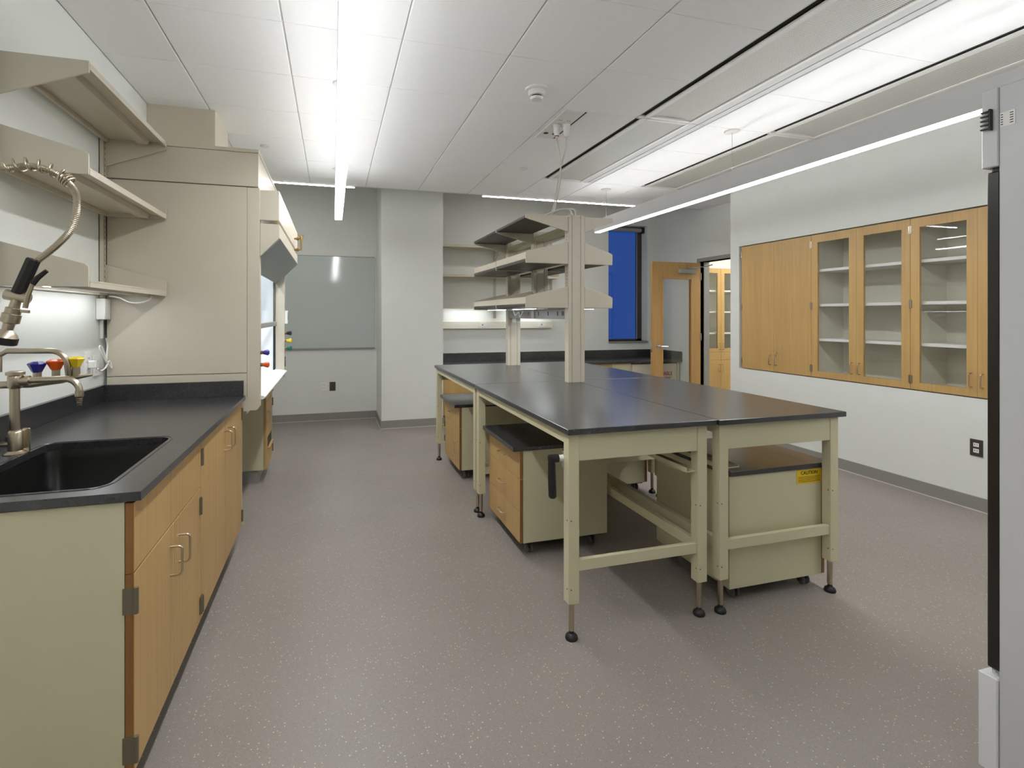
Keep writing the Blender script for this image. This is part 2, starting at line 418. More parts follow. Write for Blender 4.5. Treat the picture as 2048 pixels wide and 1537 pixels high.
box(GX_0, GX_1, (ly0 + ly1) / 2 - .003, (ly0 + ly1) / 2 + .003, GZ_0, GZ_1).build('pane', 'glass', leaf)
bd = MB()
for yy in (ly0 - .004, ly1 - .004):
    bd.box(GX_0 - .012, GX_0 + .012, yy, yy + .008, GZ_0 - .012, GZ_1 + .012); bd.box(GX_1 - .012, GX_1 + .012, yy, yy + .008, GZ_0 - .012, GZ_1 + .012)
    bd.box(GX_0, GX_1, yy, yy + .008, GZ_0 - .012, GZ_0 + .012); bd.box(GX_0, GX_1, yy, yy + .008, GZ_1 - .012, GZ_1 + .012)
bd.build('glazing_bead', 'oakdoor', leaf)
lv = MB(); lv.cyl((4.29, ly0, .976), (4.29, ly0 - .012, .976), .033, n=18); lv.cyl((4.29, ly0 - .012, .976), (4.29, ly0 - .05, .976), .011)
lv.tube([(4.285, ly0 - .05, .976), (4.33, ly0 - .052, .976), (4.41, ly0 - .045, .974)], [.011, .010, .008], 10)
lv.build('lever_handle', 'chrome', leaf, smooth=True)
lv = MB(); lv.cyl((4.26, ly1, .976), (4.26, ly1 + .012, .976), .03, n=18); lv.tube([(4.26, ly1 + .01, .976), (4.26, ly1 + .05, .976), (4.37, ly1 + .05, .974)], [.01, .01, .008], 10)
lv.build('lever_handle', 'chrome', leaf, smooth=True)
box(LX0 - .003, LX0, ly0 + .01, ly1 - .01, .9, 1.05).build('latch_plate', 'chrome', leaf)
cl = box(4.6, 4.86, ly0 - .06, ly0, 1.985, 2.045).build('door_closer', 'greymetal', leaf, bevel=.006)
MB().tube([(4.73, ly0 - .03, 2.055), (4.93, ly0 - .16, 2.075), (5.0, 5.93, 2.10)], .007, 8).build('closer_arm', 'greymetal', leaf)
for z in (.25, 1.1, 1.95):
    MB().cyl((LX1 + .006, ly0 - .002, z - .05), (LX1 + .006, ly0 - .002, z + .05), .008).build('hinge', 'greymetal', dr)

# ------------------------------------------------------------------ left bench
def hinge(parent, x, y, z, nx=1, ny=0, h=.07, mat='bronze'):
    m = MB()
    if nx: m.box(x - .001, x + .004 * nx, y - .009, y + .009, z - h / 2, z + h / 2); m.cyl((x + .005 * nx, y, z - h / 2), (x + .005 * nx, y, z + h / 2), .005, n=10)
    else: m.box(x - .014, x + .014, y - .001, y + .004 * ny, z - h / 2, z + h / 2); m.cyl((x, y + .005 * ny, z - h / 2), (x, y + .005 * ny, z + h / 2), .005, n=10)
    return m.build('hinge', mat, parent)

XBF = -.549      # carcass front plane
def base_carcass(root, y0, y1, ztop=.888, zbot=.12):
    m = MB(); t = .019
    m.box(XL + .015, XBF, y0, y0 + t, 0.0 if y0 < 2 else zbot, ztop); m.box(XL + .015, XBF, y1 - t, y1, zbot, ztop)
    m.box(XL + .015, XBF, y0 + t, y1 - t, zbot, zbot + t); m.box(XL + .015, XL + .03, y0 + t, y1 - t, zbot + t, ztop)
    m.build('carcass', 'beige', root)
    box(-.64, -.61, y0 + .02, y1, 0, zbot - .001).build('toe_kick', 'black', root)

XD0, XD1 = -.547, -.526
sc = thing('sink_base_cabinet', 'oak sink cabinet with olive beige end panel, two doors under a blank panel', 'cabinet', (-.9, 2.0, 0))
base_carcass(sc, 1.634, 2.382)
box(XD0, XD1, 1.637, 2.381, .692, .884).build('front_panel', 'oak', sc, bevel=.0012)
for (a, c, hy, hg) in ((1.637, 2.0145, 1.965, 1.648), (2.0175, 2.381, 2.066, 2.371)):
    d = box(XD0, XD1, a, c, .138, .688).build('door', 'oak', sc, bevel=.0012)
    pull(d, (XD1, hy, .572), (1, 0, 0), (0, 0, 1), .096, .036)
    if hg > 2:
        for z in (.615, .205): hinge(d, XD1, hg, z)
# dark edge band seen on the near ends
box(XD0 + .0005, XD1 - .001, 1.6342, 1.637, .69, .884).build('edge_band', 'oak_edge', sc)
box(XD0 + .0005, XD1 - .001, 1.6342, 1.637, .138, .688).build('edge_band', 'oak_edge', sc)
for z in (.615, .205):
    m = MB(); m.box(XBF - .004, XD1 + .004, 1.6312, 1.6342, z - .036, z + .036); m.cyl((XD1 + .006, 1.634, z - .036), (XD1 + .006, 1.634, z + .036), .006, n=10)
    m.build('hinge', 'bronze', sc)

dc = thing('double_door_base_cabinet', 'wide oak base cabinet with two plain doors between sink and fume hood', 'cabinet', (-.9, 2.92, 0))
base_carcass(dc, 2.386, 3.395)
for (a, c, hy, hg) in ((2.387, 2.905, 2.865, 2.397), (2.908, 3.392, 2.955, 3.382)):
    d = box(XD0, XD1, a, c, .138, .884).build('door', 'oak', dc, bevel=.0012)
    pull(d, (XD1, hy, .768), (1, 0, 0), (0, 0, 1), .096, .036)
    for z in (.81, .2): hinge(d, XD1, hg, z)
box(XBF, XD1, 3.396, 3.402, .138, .884).build('filler_strip', 'white', dc)

# worktop with sink cut-out
SX0, SX1, SY0, SY1, SR = -1.03, -.617, 1.695, 2.325, .045
def rrect(x0, x1, y0, y1, r, n=6):
    p = []
    for (cx_, cy_, a) in ((x1 - r, y1 - r, 0), (x0 + r, y1 - r, math.pi / 2), (x0 + r, y0 + r, math.pi), (x1 - r, y0 + r, 1.5 * math.pi)):
        p += arc((cx_, cy_), r, a, a + math.pi / 2, n)
    return p
wt = thing('worktop', 'black epoxy worktop with sink cut-out along the left wall', 'worktop', (-.87, 2.5, T - .025))
m = MB(); ox0, ox1, oy0, oy1 = XL + .0, -.506, 1.625, 3.40
hole = rrect(SX0, SX1, SY0, SY1, SR)
for z in (T, T - .025):
    q = lambda *ps: m.add([(x, y, z) for x, y in ps], [list(range(len(ps)))])
    q((ox0, oy0), (ox1, oy0), (ox1, SY0), (ox0, SY0)); q((ox0, SY1), (ox1, SY1), (ox1, oy1), (ox0, oy1))
    q((ox0, SY0), (SX0, SY0), (SX0, SY1), (ox0, SY1)); q((SX1, SY0), (ox1, SY0), (ox1, SY1), (SX1, SY1))
    n = 7
    for ci, cp in enumerate(((SX1, SY1), (SX0, SY1), (SX0, SY0), (SX1, SY0))):
        a_ = hole[ci * n:(ci + 1) * n]
        for k in range(n - 1): q(cp, a_[k], a_[k + 1])
loop = lambda pts: m.add([(x, y, z) for z in (T, T - .025) for x, y in pts], [(k, (k + 1) % len(pts), len(pts) + (k + 1) % len(pts), len(pts) + k) for k in range(len(pts))])
loop([(ox0, oy0), (ox1, oy0), (ox1, oy1), (ox0, oy1)]); loop(hole)
m.build('slab', 'epoxy', wt)
# raised rim line around the basin
rim = MB(); hp = rrect(SX0 - .012, SX1 + .012, SY0 - .012, SY1 + .012, SR + .012)
rim.tube([(x, y, T + .0005) for x, y in hp + hp[:1]], .0022, 6); rim.build('rim_bead', 'epoxy', wt)
box(XL, -1.232, 1.64, 3.395, T, T + .092).build('backsplash', 'epoxy', wt, bevel=.0015)
box(-1.231, -.515, 3.378, 3.398, T, T + .092).build('backsplash', 'epoxy', wt, bevel=.0015)

sk = thing('sink', 'deep black epoxy sink basin set into the worktop', 'sink', (-.82, 2.0, .64))
m = MB(); rings = []
for (g, z, r) in ((.004, T - .0255, SR), (-.002, T - .06, SR), (-.012, .70, .05), (-.03, .672, .05)):
    rings.append([(x, y, z) for x, y in rrect(SX0 - g, SX1 + g, SY0 - g, SY1 + g, r)])
N = len(rings[0]); vs = [p for r_ in rings for p in r_]; fs = []
for i in range(len(rings) - 1): fs += [(i * N + k, i * N + (k + 1) % N, (i + 1) * N + (k + 1) % N, (i + 1) * N + k) for k in range(N)]
fs.append(list(range((len(rings) - 1) * N, len(rings) * N)))
m.add(vs, fs)
g = .012; out = [[(x, y, z) for x, y in rrect(SX0 - g, SX1 + g, SY0 - g, SY1 + g, SR)] for z in (T - .0255, .655)]
vs = out[0] + out[1] + rings[0]
fs = [(k, (k + 1) % N, N + (k + 1) % N, N + k) for k in range(N)] + [list(range(N, 2 * N))] + [(k, (k + 1) % N, 2 * N + (k + 1) % N, 2 * N + k) for k in range(N)]
m.add(vs, fs); m.build('basin', 'sink', sk, smooth=True)
MB().lathe((-.82, 2.0, .672), (0, 0, 1), [(.045, 0), (.045, .003), (.03, .004), (.028, .001)]).build('drain', 'nickel', sk, smooth=True)

# swing-arm faucet
def knob(parent, p, axis, col, r0=.012, r1=.026, h=.04, name='knob', stem=True):
    """flared six-sided valve knob"""
    m = MB(); m.lathe(p, axis, [(r0, 0), (r0 * 1.25, h * .12), (r1, h * .78), (r1 * .92, h * .86), (r1 * .5, h)], 7)
    k = m.build(name, col, parent)
    return k
fc = thing('swing_faucet', 'nickel swing-arm lab faucet with serrated nozzle behind the sink', 'faucet', (-1.066, 2.2, T))
fx, fy = -1.066, 2.19
MB().lathe((fx, fy, T), (0, 0, 1), [(.034, 0), (.034, .003), (.024, .009), (.021, .012), (.021, .075), (.018, .08), (.013, .083)]).build('base_sleeve', 'nickel', fc, smooth=True)
box(fx + .012, fx + .036, fy + .012, fy + .02, T, T + .085).build('wear_plate', 'nickel', fc, bevel=.002)
MB().cyl((fx, fy, T + .08), (fx, fy, 1.155), .0125, n=18).build('riser', 'nickel', fc, smooth=True)
MB().lathe((fx, fy, 1.145), (0, 0, 1), [(.017, 0), (.022, .008), (.022, .042), (.02, .046), (.027, .048), (.027, .058), (.015, .062)]).build('collar', 'nickel', fc, smooth=True)
pts = [(fx + .015, fy, 1.171), (fx + .145, fy, 1.174)] + [(fx + .145 + .045 * math.sin(t), fy, 1.129 + .045 * math.cos(t)) for t in [math.pi / 2 * k / 6 for k in range(7)]] + [(fx + .19, fy, 1.122)]
MB().tube(pts, .0112, 12).build('spout', 'nickel', fc, smooth=True)
MB().cyl((fx + .0, fy, 1.171), (fx + .042, fy, 1.171), .018, n=16).build('swivel_nut', 'nickel', fc, smooth=True)
nz = [(.0135, 0), (.0135, .02), (.0115, .022)]
for k in range(5): nz += [(.0115 - .0011 * k, .023 + k * .0065), (.008 - .0008 * k, .029 + k * .0065)]
MB().lathe((fx + .19, fy, 1.13), (0, 0, -1), nz).build('serrated_nozzle', 'nickel', fc, smooth=True)

# valve manifold with three coloured knobs and overhead spout tube
vm = thing('valve_manifold', 'nickel valve manifold with blue, orange and yellow knobs above the sink', 'valve', (-1.05, 2.36, T))
vy = 2.36
MB().tube([(-1.14, vy, 1.138), (-1.1, vy, 1.14), (-1.0, vy, 1.153), (-.955, vy, 1.162), (-.9, vy, 1.168)], [.011, .014, .014, .011, .003], 12).build('body', 'nickel', vm, smooth=True)
MB().cyl((-1.155, vy, T), (-1.155, vy, 1.15), .012, n=16).build('riser', 'nickel', vm, smooth=True)
MB().lathe((-1.155, vy, T), (0, 0, 1), [(.04, 0), (.04, .006), (.024, .012), (.022, .03)]).build('flange', 'nickel', vm, smooth=True)
MB().tube([(XL + .002, vy, 1.14), (-1.14, vy, 1.14)], .014, 12).build('wall_arm', 'nickel', vm, smooth=True)
for x, z, c in ((-1.08, 1.155, 'blue'), (-1.02, 1.163, 'orange'), (-.955, 1.172, 'yellow')):
    MB().cyl((x, vy, z - .005), (x, vy, z + .03), .0135, n=16).build('valve_stem', 'nickel', vm, smooth=True)
    knob(vm, (x, vy, z + .028), (0, 0, 1), c, .014, .031, .042)
pts = [(-1.19, vy - .02, 1.19), (-1.19, vy - .02, 1.25)] + [(-1.165, vy - .02, 1.268)] + [(-1.03, vy - .02, 1.266)] + [(-1.03 + .055 * math.sin(t), vy - .02, 1.211 + .055 * math.cos(t)) for t in [math.pi / 2 * k / 6 for k in range(1, 7)]] + [(-.975, vy - .01, 1.17)]
MB().tube(pts, .0105, 12).build('spout_tube', 'nickel', vm, smooth=True)

# pre-rinse spray unit (riser stands left of the frame)
ps = thing('pre_rinse_sprayer', 'pre-rinse sprayer with spring-held steel hose and black grip over the sink', 'sprayer', (-1.16, 1.98, T))
py = 1.96
MB().lathe((-1.16, py, T), (0, 0, 1), [(.05, 0), (.05, .008), (.03, .02), (.028, .12), (.02, .13)]).build('base', 'nickel', ps, smooth=True)
MB().cyl((-1.16, py, T + .1), (-1.16, py, 1.72), .013, n=14).build('riser', 'nickel', ps, smooth=True)
knob(ps, (-1.128, py + .0, 1.1), (1, .25, 0), 'green', .014, .028, .05)
knob(ps, (-1.128, py + .0, .985), (1, .25, 0), 'green', .014, .028, .05)
hy = 2.08
def bez(ps_, n=60):
    out = []
    m_ = [Vector(p) for p in ps_]
    for i in range(len(m_) - 1):
        p0 = m_[max(i - 1, 0)]; p1 = m_[i]; p2 = m_[i + 1]; p3 = m_[min(i + 2, len(m_) - 1)]
        for k in range(n):
            t = k / n
            out.append(.5 * ((2 * p1) + (-p0 + p2) * t + (2 * p0 - 5 * p1 + 4 * p2 - p3) * t * t + (-p0 + 3 * p1 - 3 * p2 + p3) * t ** 3))
    out.append(m_[-1]); return out
path = bez([(-1.16, py, 1.70), (-1.16, py + .03, 1.80), (-1.12, 2.03, 1.865), (-1.04, hy, 1.888), (-.965, hy, 1.900), (-.895, hy, 1.878), (-.848, hy, 1.83), (-.839, hy, 1.775), (-.853, hy, 1.70), (-.895, hy, 1.64), (-.962, hy, 1.575)], 26)
rr = [.0102 + .0012 * (i % 2) for i in range(len(path))]
MB().tube(path, rr, 10).build('flexible_hose', 'nickel', ps, smooth=False)
# guard spring round the upper part
sp = []; top = path[:int(len(path) * .575)]; run = 0.0; total = sum((top[i + 1] - top[i]).length for i in range(len(top) - 1))
for i in range(len(top) - 1):
    L_ = (top[i + 1] - top[i]).length; d = (top[i + 1] - top[i]).normalized(); a = Vector((0, 1, 0)); a = (a - d * a.dot(d)).normalized(); bb = d.cross(a)
    for s_ in range(4):
        q = run + L_ * s_ / 4; ang = q / .034 * 2 * math.pi
        if q > total - .03: ang += (q - total + .03) / .012 * 2 * math.pi
        off = d * 0.0
        sp.append(top[i].lerp(top[i + 1], s_ / 4) + (a * math.cos(ang) + bb * math.sin(ang)) * .0205 + Vector((0, 0, .006)))
    run += L_
MB().tube(sp, .003, 6).build('guard_spring', 'nickel', ps, smooth=True)
gd = (Vector((-.966, hy, 1.578)) - Vector((-1.008, hy, 1.465))).normalized()
g0 = Vector((-1.004, hy, 1.475))
MB().lathe(g0, gd, [(.021, 0), (.021, .118), (.018, .122)], 8).build('grip', 'black', ps)
MB().cyl(g0 + Vector((-.035, 0, -.004)), g0 + Vector((.03, 0, -.018)), .018, n=14).build('valve_body', 'nickel', ps, smooth=True)
lp = [g0 + Vector((.028, -.02, -.05)), g0 + Vector((.035, -.02, -.01)), g0 + Vector((.048, -.02, .03))]
MB().tube(lp, [.008, .008, .007], 8).build('lever', 'nickel', ps, smooth=True)
MB().tube([lp[-1], g0 + Vector((.062, -.02, .05)), g0 + Vector((.088, -.02, .075))], [.0095, .009, .007], 8).build('lever_sleeve', 'black', ps, smooth=True)
hd = (Vector((-1.044, hy, 1.315)) - g0).normalized()
MB().lathe(g0, hd, [(.013, 0), (.015, .05), (.022, .052), (.022, .07), (.026, .072), (.026, .10), (.016, .104), (.015, .125), (.03, .14), (.034, .15)], 18).build('spray_body', 'nickel', ps, smooth=True)
MB().lathe(g0 + hd * .15, hd, [(.036, 0), (.036, .022), (.03, .025)], 18).build('spray_face', 'black', ps, smooth=True)
MB().tube([g0 + hd * .06, g0 + hd * .06 + Vector((.045, 0, -.004))], .005, 8).build('hold_clip', 'nickel', ps)

# ------------------------------------------------------------------ shelves on the left wall
def shelf_unit(name, label, x0, x1, y0, y1, zt, style, group, ridge=True, mat='hood', front=1, cat='shelf'):
    """steel shelf along Y on a wall at x0 (front edge x1); style 'under' = bracket below, 'over' = bracket above"""
    r = thing(name, label, cat, ((x0 + x1) / 2, (y0 + y1) / 2, zt - .03), group)
    box(x0 + .012, x1 - .001, y0 + .011, y1 - .011, zt - .007, zt).build('board', mat, r)
    box(x1 - .014, x1, y0 + .011, y1 - .011, zt - .028, zt - .008).build('front_lip', mat, r)
    box(x0 + .012, x0 + .03, y0 + .011, y1 - .011, zt - .028, zt - .008).build('rear_lip', mat, r)
    if ridge:
        xm = x0 + (x1 - x0) * .66
        MB().prism([(xm - .042, zt - .008), (xm - .03, zt - .03), (xm + .022, zt - .03), (xm + .034, zt - .008)], 'y', y0 + .03, y1 - .03).build('stiffener', mat, r)
    for y in (y0, y1 - .009):
        if style == 'under': prof = [(x0 + .006, zt + .003), (x1, zt + .003), (x1, zt - .044), (x0 + .006, zt - .17)]
        else: prof = [(x0 + .006, zt - .028), (x1 - .001, zt - .028), (x1 - .001, zt + .052), (x1 - .014, zt + .064), (x0 + .006, zt + .15)]
        MB().prism(prof, 'y', y, y + .009).build('bracket', mat, r, bevel=.001)
    return r
LG = 'beige steel shelves on the left wall'
shelf_unit('wall_shelf', 'top beige steel wall shelf near the ceiling beside the fume hood', XL + .004, -.93, 2.405, 3.408, 2.41, 'under', LG)
shelf_unit('wall_shelf', 'middle beige steel wall shelf beside the fume hood', XL + .004, -.93, 2.405, 3.408, 1.99, 'over', LG)
s3 = shelf_unit('wall_shelf', 'lowest beige steel wall shelf over the sink worktop with LED light under it', XL + .004, -.93, 2.405, 3.408, 1.542, 'over', LG)
led = box(-1.165, -1.125, 2.5, 3.28, 1.5235, 1.5345).build('led_bar', 'white', s3)
box(-1.160, -1.130, 2.51, 3.27, 1.5215, 1.523).build('led_lens', 'shelflens', led)
for y in (2.36, 3.366):
    u = thing('shelf_standard', ('slotted steel shelf upright on the left wall against the fume hood' if y > 3 else 'slotted steel shelf upright on the left wall above the sink'), 'upright', (XL + .012, y + .02, 1.5), LG)
    m = MB(); m.box(XL, XL + .004, y, y + .036, 1.5, 2.44); m.box(XL, XL + .022, y, y + .004, 1.5, 2.44); m.box(XL, XL + .022, y + .016, y + .02, 1.5, 2.44); m.box(XL, XL + .022, y + .032, y + .036, 1.5, 2.44)
    m.build('channel', 'hood', u)
    m = MB()
    for k in range(29): m.box(XL + .0222, XL + .0227, y + .0165, y + .0195, 1.515 + k * .0315, 1.53 + k * .0315)
    stuff(m.build('slot_row', 'dark', u))

# LED driver, cord and outlets beside the hood
ad = thing('led_driver', 'white power driver box on the left wall under the lowest shelf', 'power box', (XL + .02, 3.36, 1.377))
box(XL + .001, XL + .045, 3.325, 3.405, 1.378, 1.495).build('housing', 'white', ad, bevel=.003)
MB().cyl((XL + .02, 3.32, 1.44), (XL + .02, 3.326, 1.44), .006).build('button', 'white', ad)
box(XL + .001, XL + .016, 3.372, 3.39, 1.27, 1.377).build('strain_relief', 'white', ad, bevel=.003)
def outlet(name, label, loc, nrm, w=.07, h=.115, plate='white', face='white', cat='outlet', blank=False, group=None, duplex=True):
    """flat wall plate; nrm = outward axis"""
    n = Vector(nrm); c = Vector(loc); t = thing(name, label, cat, c - Vector((0, 0, h / 2)), group)
    sd = Vector((0, 0, 1)).cross(n)
    def slab(cc, ww, hh, d0, d1, nm, mat, parent, bev=0):
        m = MB(); a = cc - sd * ww / 2 + n * d0; b_ = cc + sd * ww / 2 + n * d1
        m.box(a.x, b_.x, a.y, b_.y, cc.z - hh / 2, cc.z + hh / 2); return m.build(nm, mat, parent, bevel=bev)
    p = slab(c, w, h, 0.0005, .006, 'plate', plate, t, .0015)
    if not blank:
        for dz in (-.021, .021) if duplex else (0,):
            r_ = slab(c + Vector((0, 0, dz)), .034, .028, .006, .0085, 'receptacle', face, t, .001)
            for s_ in (-.007, .007): slab(c + Vector((0, 0, dz + .002)) + sd * s_, .0035, .010, .0085, .0089, 'slot', 'ink', r_)
    return t
outlet('wall_outlet', 'white duplex wall outlet with a white plug above the left worktop', (XL, 3.222, 1.15), (1, 0, 0))
outlet('wall_outlet', 'white duplex wall outlet in the corner behind a coiled cord', (XL, 3.325, 1.125), (1, 0, 0))
pc = [(XL + .03, 3.382, 1.272)]
pc += [(XL + .03, 3.40, 1.23), (XL + .035, 3.375, 1.15), (XL + .04, 3.395, 1.11), (XL + .045, 3.37, 1.12), (XL + .04, 3.31, 1.215), (XL + .035, 3.285, 1.235), (XL + .035, 3.29, 1.205), (XL + .045, 3.36, 1.13), (XL + .05, 3.40, 1.10), (XL + .045, 3.385, 1.145), (XL + .045, 3.33, 1.11), (XL + .045, 3.27, 1.10), (XL + .045, 3.235, 1.115)]
tag(MB().tube(bez(pc, 8), .0042, 8).build('power_cord', 'white', smooth=True), 'thin white cord looped beside the outlets under the LED driver', 'cord')
pg = MB(); pg.box(XL + .009, XL + .045, 3.208, 3.238, 1.12, 1.16)
tag(pg.build('wall_plug', 'white', bevel=.004), 'white plug in the outlet above the left worktop', 'plug')
tag(MB().tube(bez([(-.985, 3.33, 1.508), (-1.0, 3.335, 1.487), (-1.05, 3.34, 1.472), (-1.1, 3.345, 1.476), (-1.15, 3.35, 1.5), (-1.2, 3.355, 1.509)], 8), .0042, 8).build('lamp_cord', 'white', smooth=True), 'short white cord sagging under the lowest left wall shelf', 'cord')

# ------------------------------------------------------------------ fume hood
HY0, HY1 = 3.42, 5.14
fh = thing('fume_hood', 'large warm beige fume hood with sash, coloured gas knobs and angled header', 'fume hood', (-.85, 4.28, .82))
box(XL + .02, -.502, HY0, HY0 + .02, 1.053, 2.181).build('side_panel', 'hood', fh, bevel=.001)
box(XL + .02, -.502, HY0, HY0 + .02, .82, 1.049).build('side_trim', 'hood', fh, bevel=.001)
box(XL + .012, -.437, HY0 - .002, HY0 + .02, 2.187, 2.392).build('upper_side_panel', 'hood', fh, bevel=.001)
box(XL + .012, -.435, HY0 - .004, HY1, 2.394, 2.416).build('top_cap', 'hood', fh, bevel=.001)
box(-.46, -.437, HY0 + .02, HY1, 2.187, 2.392).build('upper_front_panel', 'hood', fh, bevel=.001)
box(XL + .02, -.502, HY1 - .02, HY1, .82, 2.39).build('side_panel', 'hood', fh)
m = MB(); m.box(XL + .02, -.506, HY0 + .021, HY0 + .04, .9, 2.39)
m.build('inner_side', 'liner', fh)
m = MB(); m.box(XL + .021, XL + .12, HY0 + .04, HY1 - .06, .9, 2.15); m.box(XL + .1, -.51, HY1 - .075, HY1 - .021, .9, 2.15); m.box(XL + .1, -.46, HY0 + .04, HY1 - .02, 2.15, 2.17)
m.build('liner', 'liner', fh)
box(XL + .1, -.506, HY0 + .04, HY1 - .075, .87, .905).build('work_surface', 'liner', fh)
hl = box(-.8, -.66, 3.7, 4.9, 2.135, 2.149).build('lamp_housing', 'white', fh)
box(-.79, -.67, 3.71, 4.89, 2.13, 2.135).build('lamp_lens', 'hoodlens', hl)
box(-.5, -.429, HY0, HY0 + .055, .90, 2.181).build('post', 'hood', fh, bevel=.001)
MB().prism([(-.5, .902), (-.429, .902), (-.429, .845), (-.446, .822), (-.49, .822), (-.502, .80), (-.505, .902)], 'y', HY0, HY0 + .055).build('post_foot', 'hood', fh)
box(-.505, -.427, HY1 - .06, HY1, .84, 2.181).build('post', 'hood', fh, bevel=.001)
box(-.522, -.507, HY1 - .082, HY1 - .065, .9, 1.9).build('sash_track', 'black', fh)
box(-.436, -.318, HY0 + .004, HY1 - .004, 1.987, 2.172).build('header', 'hood', fh, bevel=.002)
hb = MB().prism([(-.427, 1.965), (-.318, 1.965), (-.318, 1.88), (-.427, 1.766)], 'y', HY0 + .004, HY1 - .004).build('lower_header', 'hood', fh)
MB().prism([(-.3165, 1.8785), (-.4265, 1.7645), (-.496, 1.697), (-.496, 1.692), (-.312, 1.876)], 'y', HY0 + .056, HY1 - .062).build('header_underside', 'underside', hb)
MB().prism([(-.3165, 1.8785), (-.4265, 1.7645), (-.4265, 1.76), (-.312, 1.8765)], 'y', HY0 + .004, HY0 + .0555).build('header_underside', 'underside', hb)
box(-.507, -.498, HY0 + .06, HY1 - .085, 1.345, 1.8).build('sash_glass', 'sashglass', fh)
hs = box(-.512, -.49, HY0 + .058, HY1 - .083, 1.308, 1.346).build('sash_handle', 'greymetal', fh, bevel=.003)
m = MB()
MB().prism([(-.505, .878), (-.42, .878), (-.405, .886), (-.405, .893), (-.42, .9), (-.505, .912)], 'y', HY0 + .057, HY1 - .062).build('airfoil_sill', 'liner', fh)
for z, c in ((1.172, 'blue'), (1.096, 'orange')):
    MB().cyl((-.429, HY0 + .028, z), (-.417, HY0 + .028, z), .012, n=12).build('valve_stem', 'brass', fh)
    knob(fh, (-.417, HY0 + .028, z), (1, 0, 0), c, .009, .019, .04)
for z, c in ((1.237, 'black'), (1.168, 'yellow'), (1.099, 'green')):
    MB().cyl((-.427, HY1 - .03, z), (-.413, HY1 - .03, z), .012, n=12).build('valve_stem', 'brass', fh)
    knob(fh, (-.413, HY1 - .03, z), (1, 0, 0), c, .01, .022, .048)
gb = box(-.427, -.4, HY1 - .055, HY1 - .01, 1.325, 1.445).build('airflow_monitor', 'white', fh, bevel=.002)
box(-.4005, -.3995, HY1 - .05, HY1 - .015, 1.36, 1.43).build('display', 'plate', gb)
box(-.427, -.421, HY1 - .06, HY1 - .005, .93, 1.02).build('outlet_plate', 'plate', fh)
gv = MB(); yv = 4.72
for z in (2.062, 1.968):
    gv.cyl((-.318, yv, z), (-.295, yv, z), .008, n=10); gv.lathe((-.3, yv, z), (1, 0, 0), [(.012, 0), (.015, .008), (.015, .016), (.008, .02)], 10)
gv.tube([(-.285, yv, 1.968), (-.262, yv, 1.968), (-.262, yv, 2.062), (-.285, yv, 2.062)], .007, 8)
gv.cyl((-.262, yv, 2.062), (-.262, yv, 2.085), .012, n=10); gv.box(-.283, -.241, yv - .006, yv + .006, 2.085, 2.093)
gv.build('service_valve', 'brass', fh)

hc = thing('hood_base_cabinet', 'beige acid cabinet with narrow oak drawer and vented door under the fume hood', 'cabinet', (-.85, 4.89, 0))
box(XL + .02, -.556, 4.665, 5.12, .105, .80).build('carcass', 'beige', hc, bevel=.001)
box(XL + .02, -.6, 4.675, 5.12, 0, .104).build('plinth', 'base', hc)
d = box(-.555, -.536, 4.668, 5.117, .675, .798).build('drawer_front', 'oak', hc, bevel=.0012); pull(d, (-.536, 4.89, .74), (1, 0, 0), (0, 1, 0), .096, .03)
d = box(-.555, -.536, 4.668, 5.117, .108, .67).build('door', 'oak', hc, bevel=.0012); pull(d, (-.536, 4.715, .54), (1, 0, 0), (0, 0, 1), .096, .03)
m = MB(); m.box(-.536, -.534, 4.76, 5.03, .27, .36); m.build('vent_recess', 'black', d)
MB().prism([(-.536, .262), (-.515, .268), (-.515, .276), (-.536, .276)], 'y', 4.74, 5.05).build('vent_hood', 'oak', d)
for z in (.61, .19): hinge(d, -.536, 5.112, z)
MB().cyl((-.536, 4.87, .775), (-.530, 4.87, .775), .009).build('lock', 'black', hc)

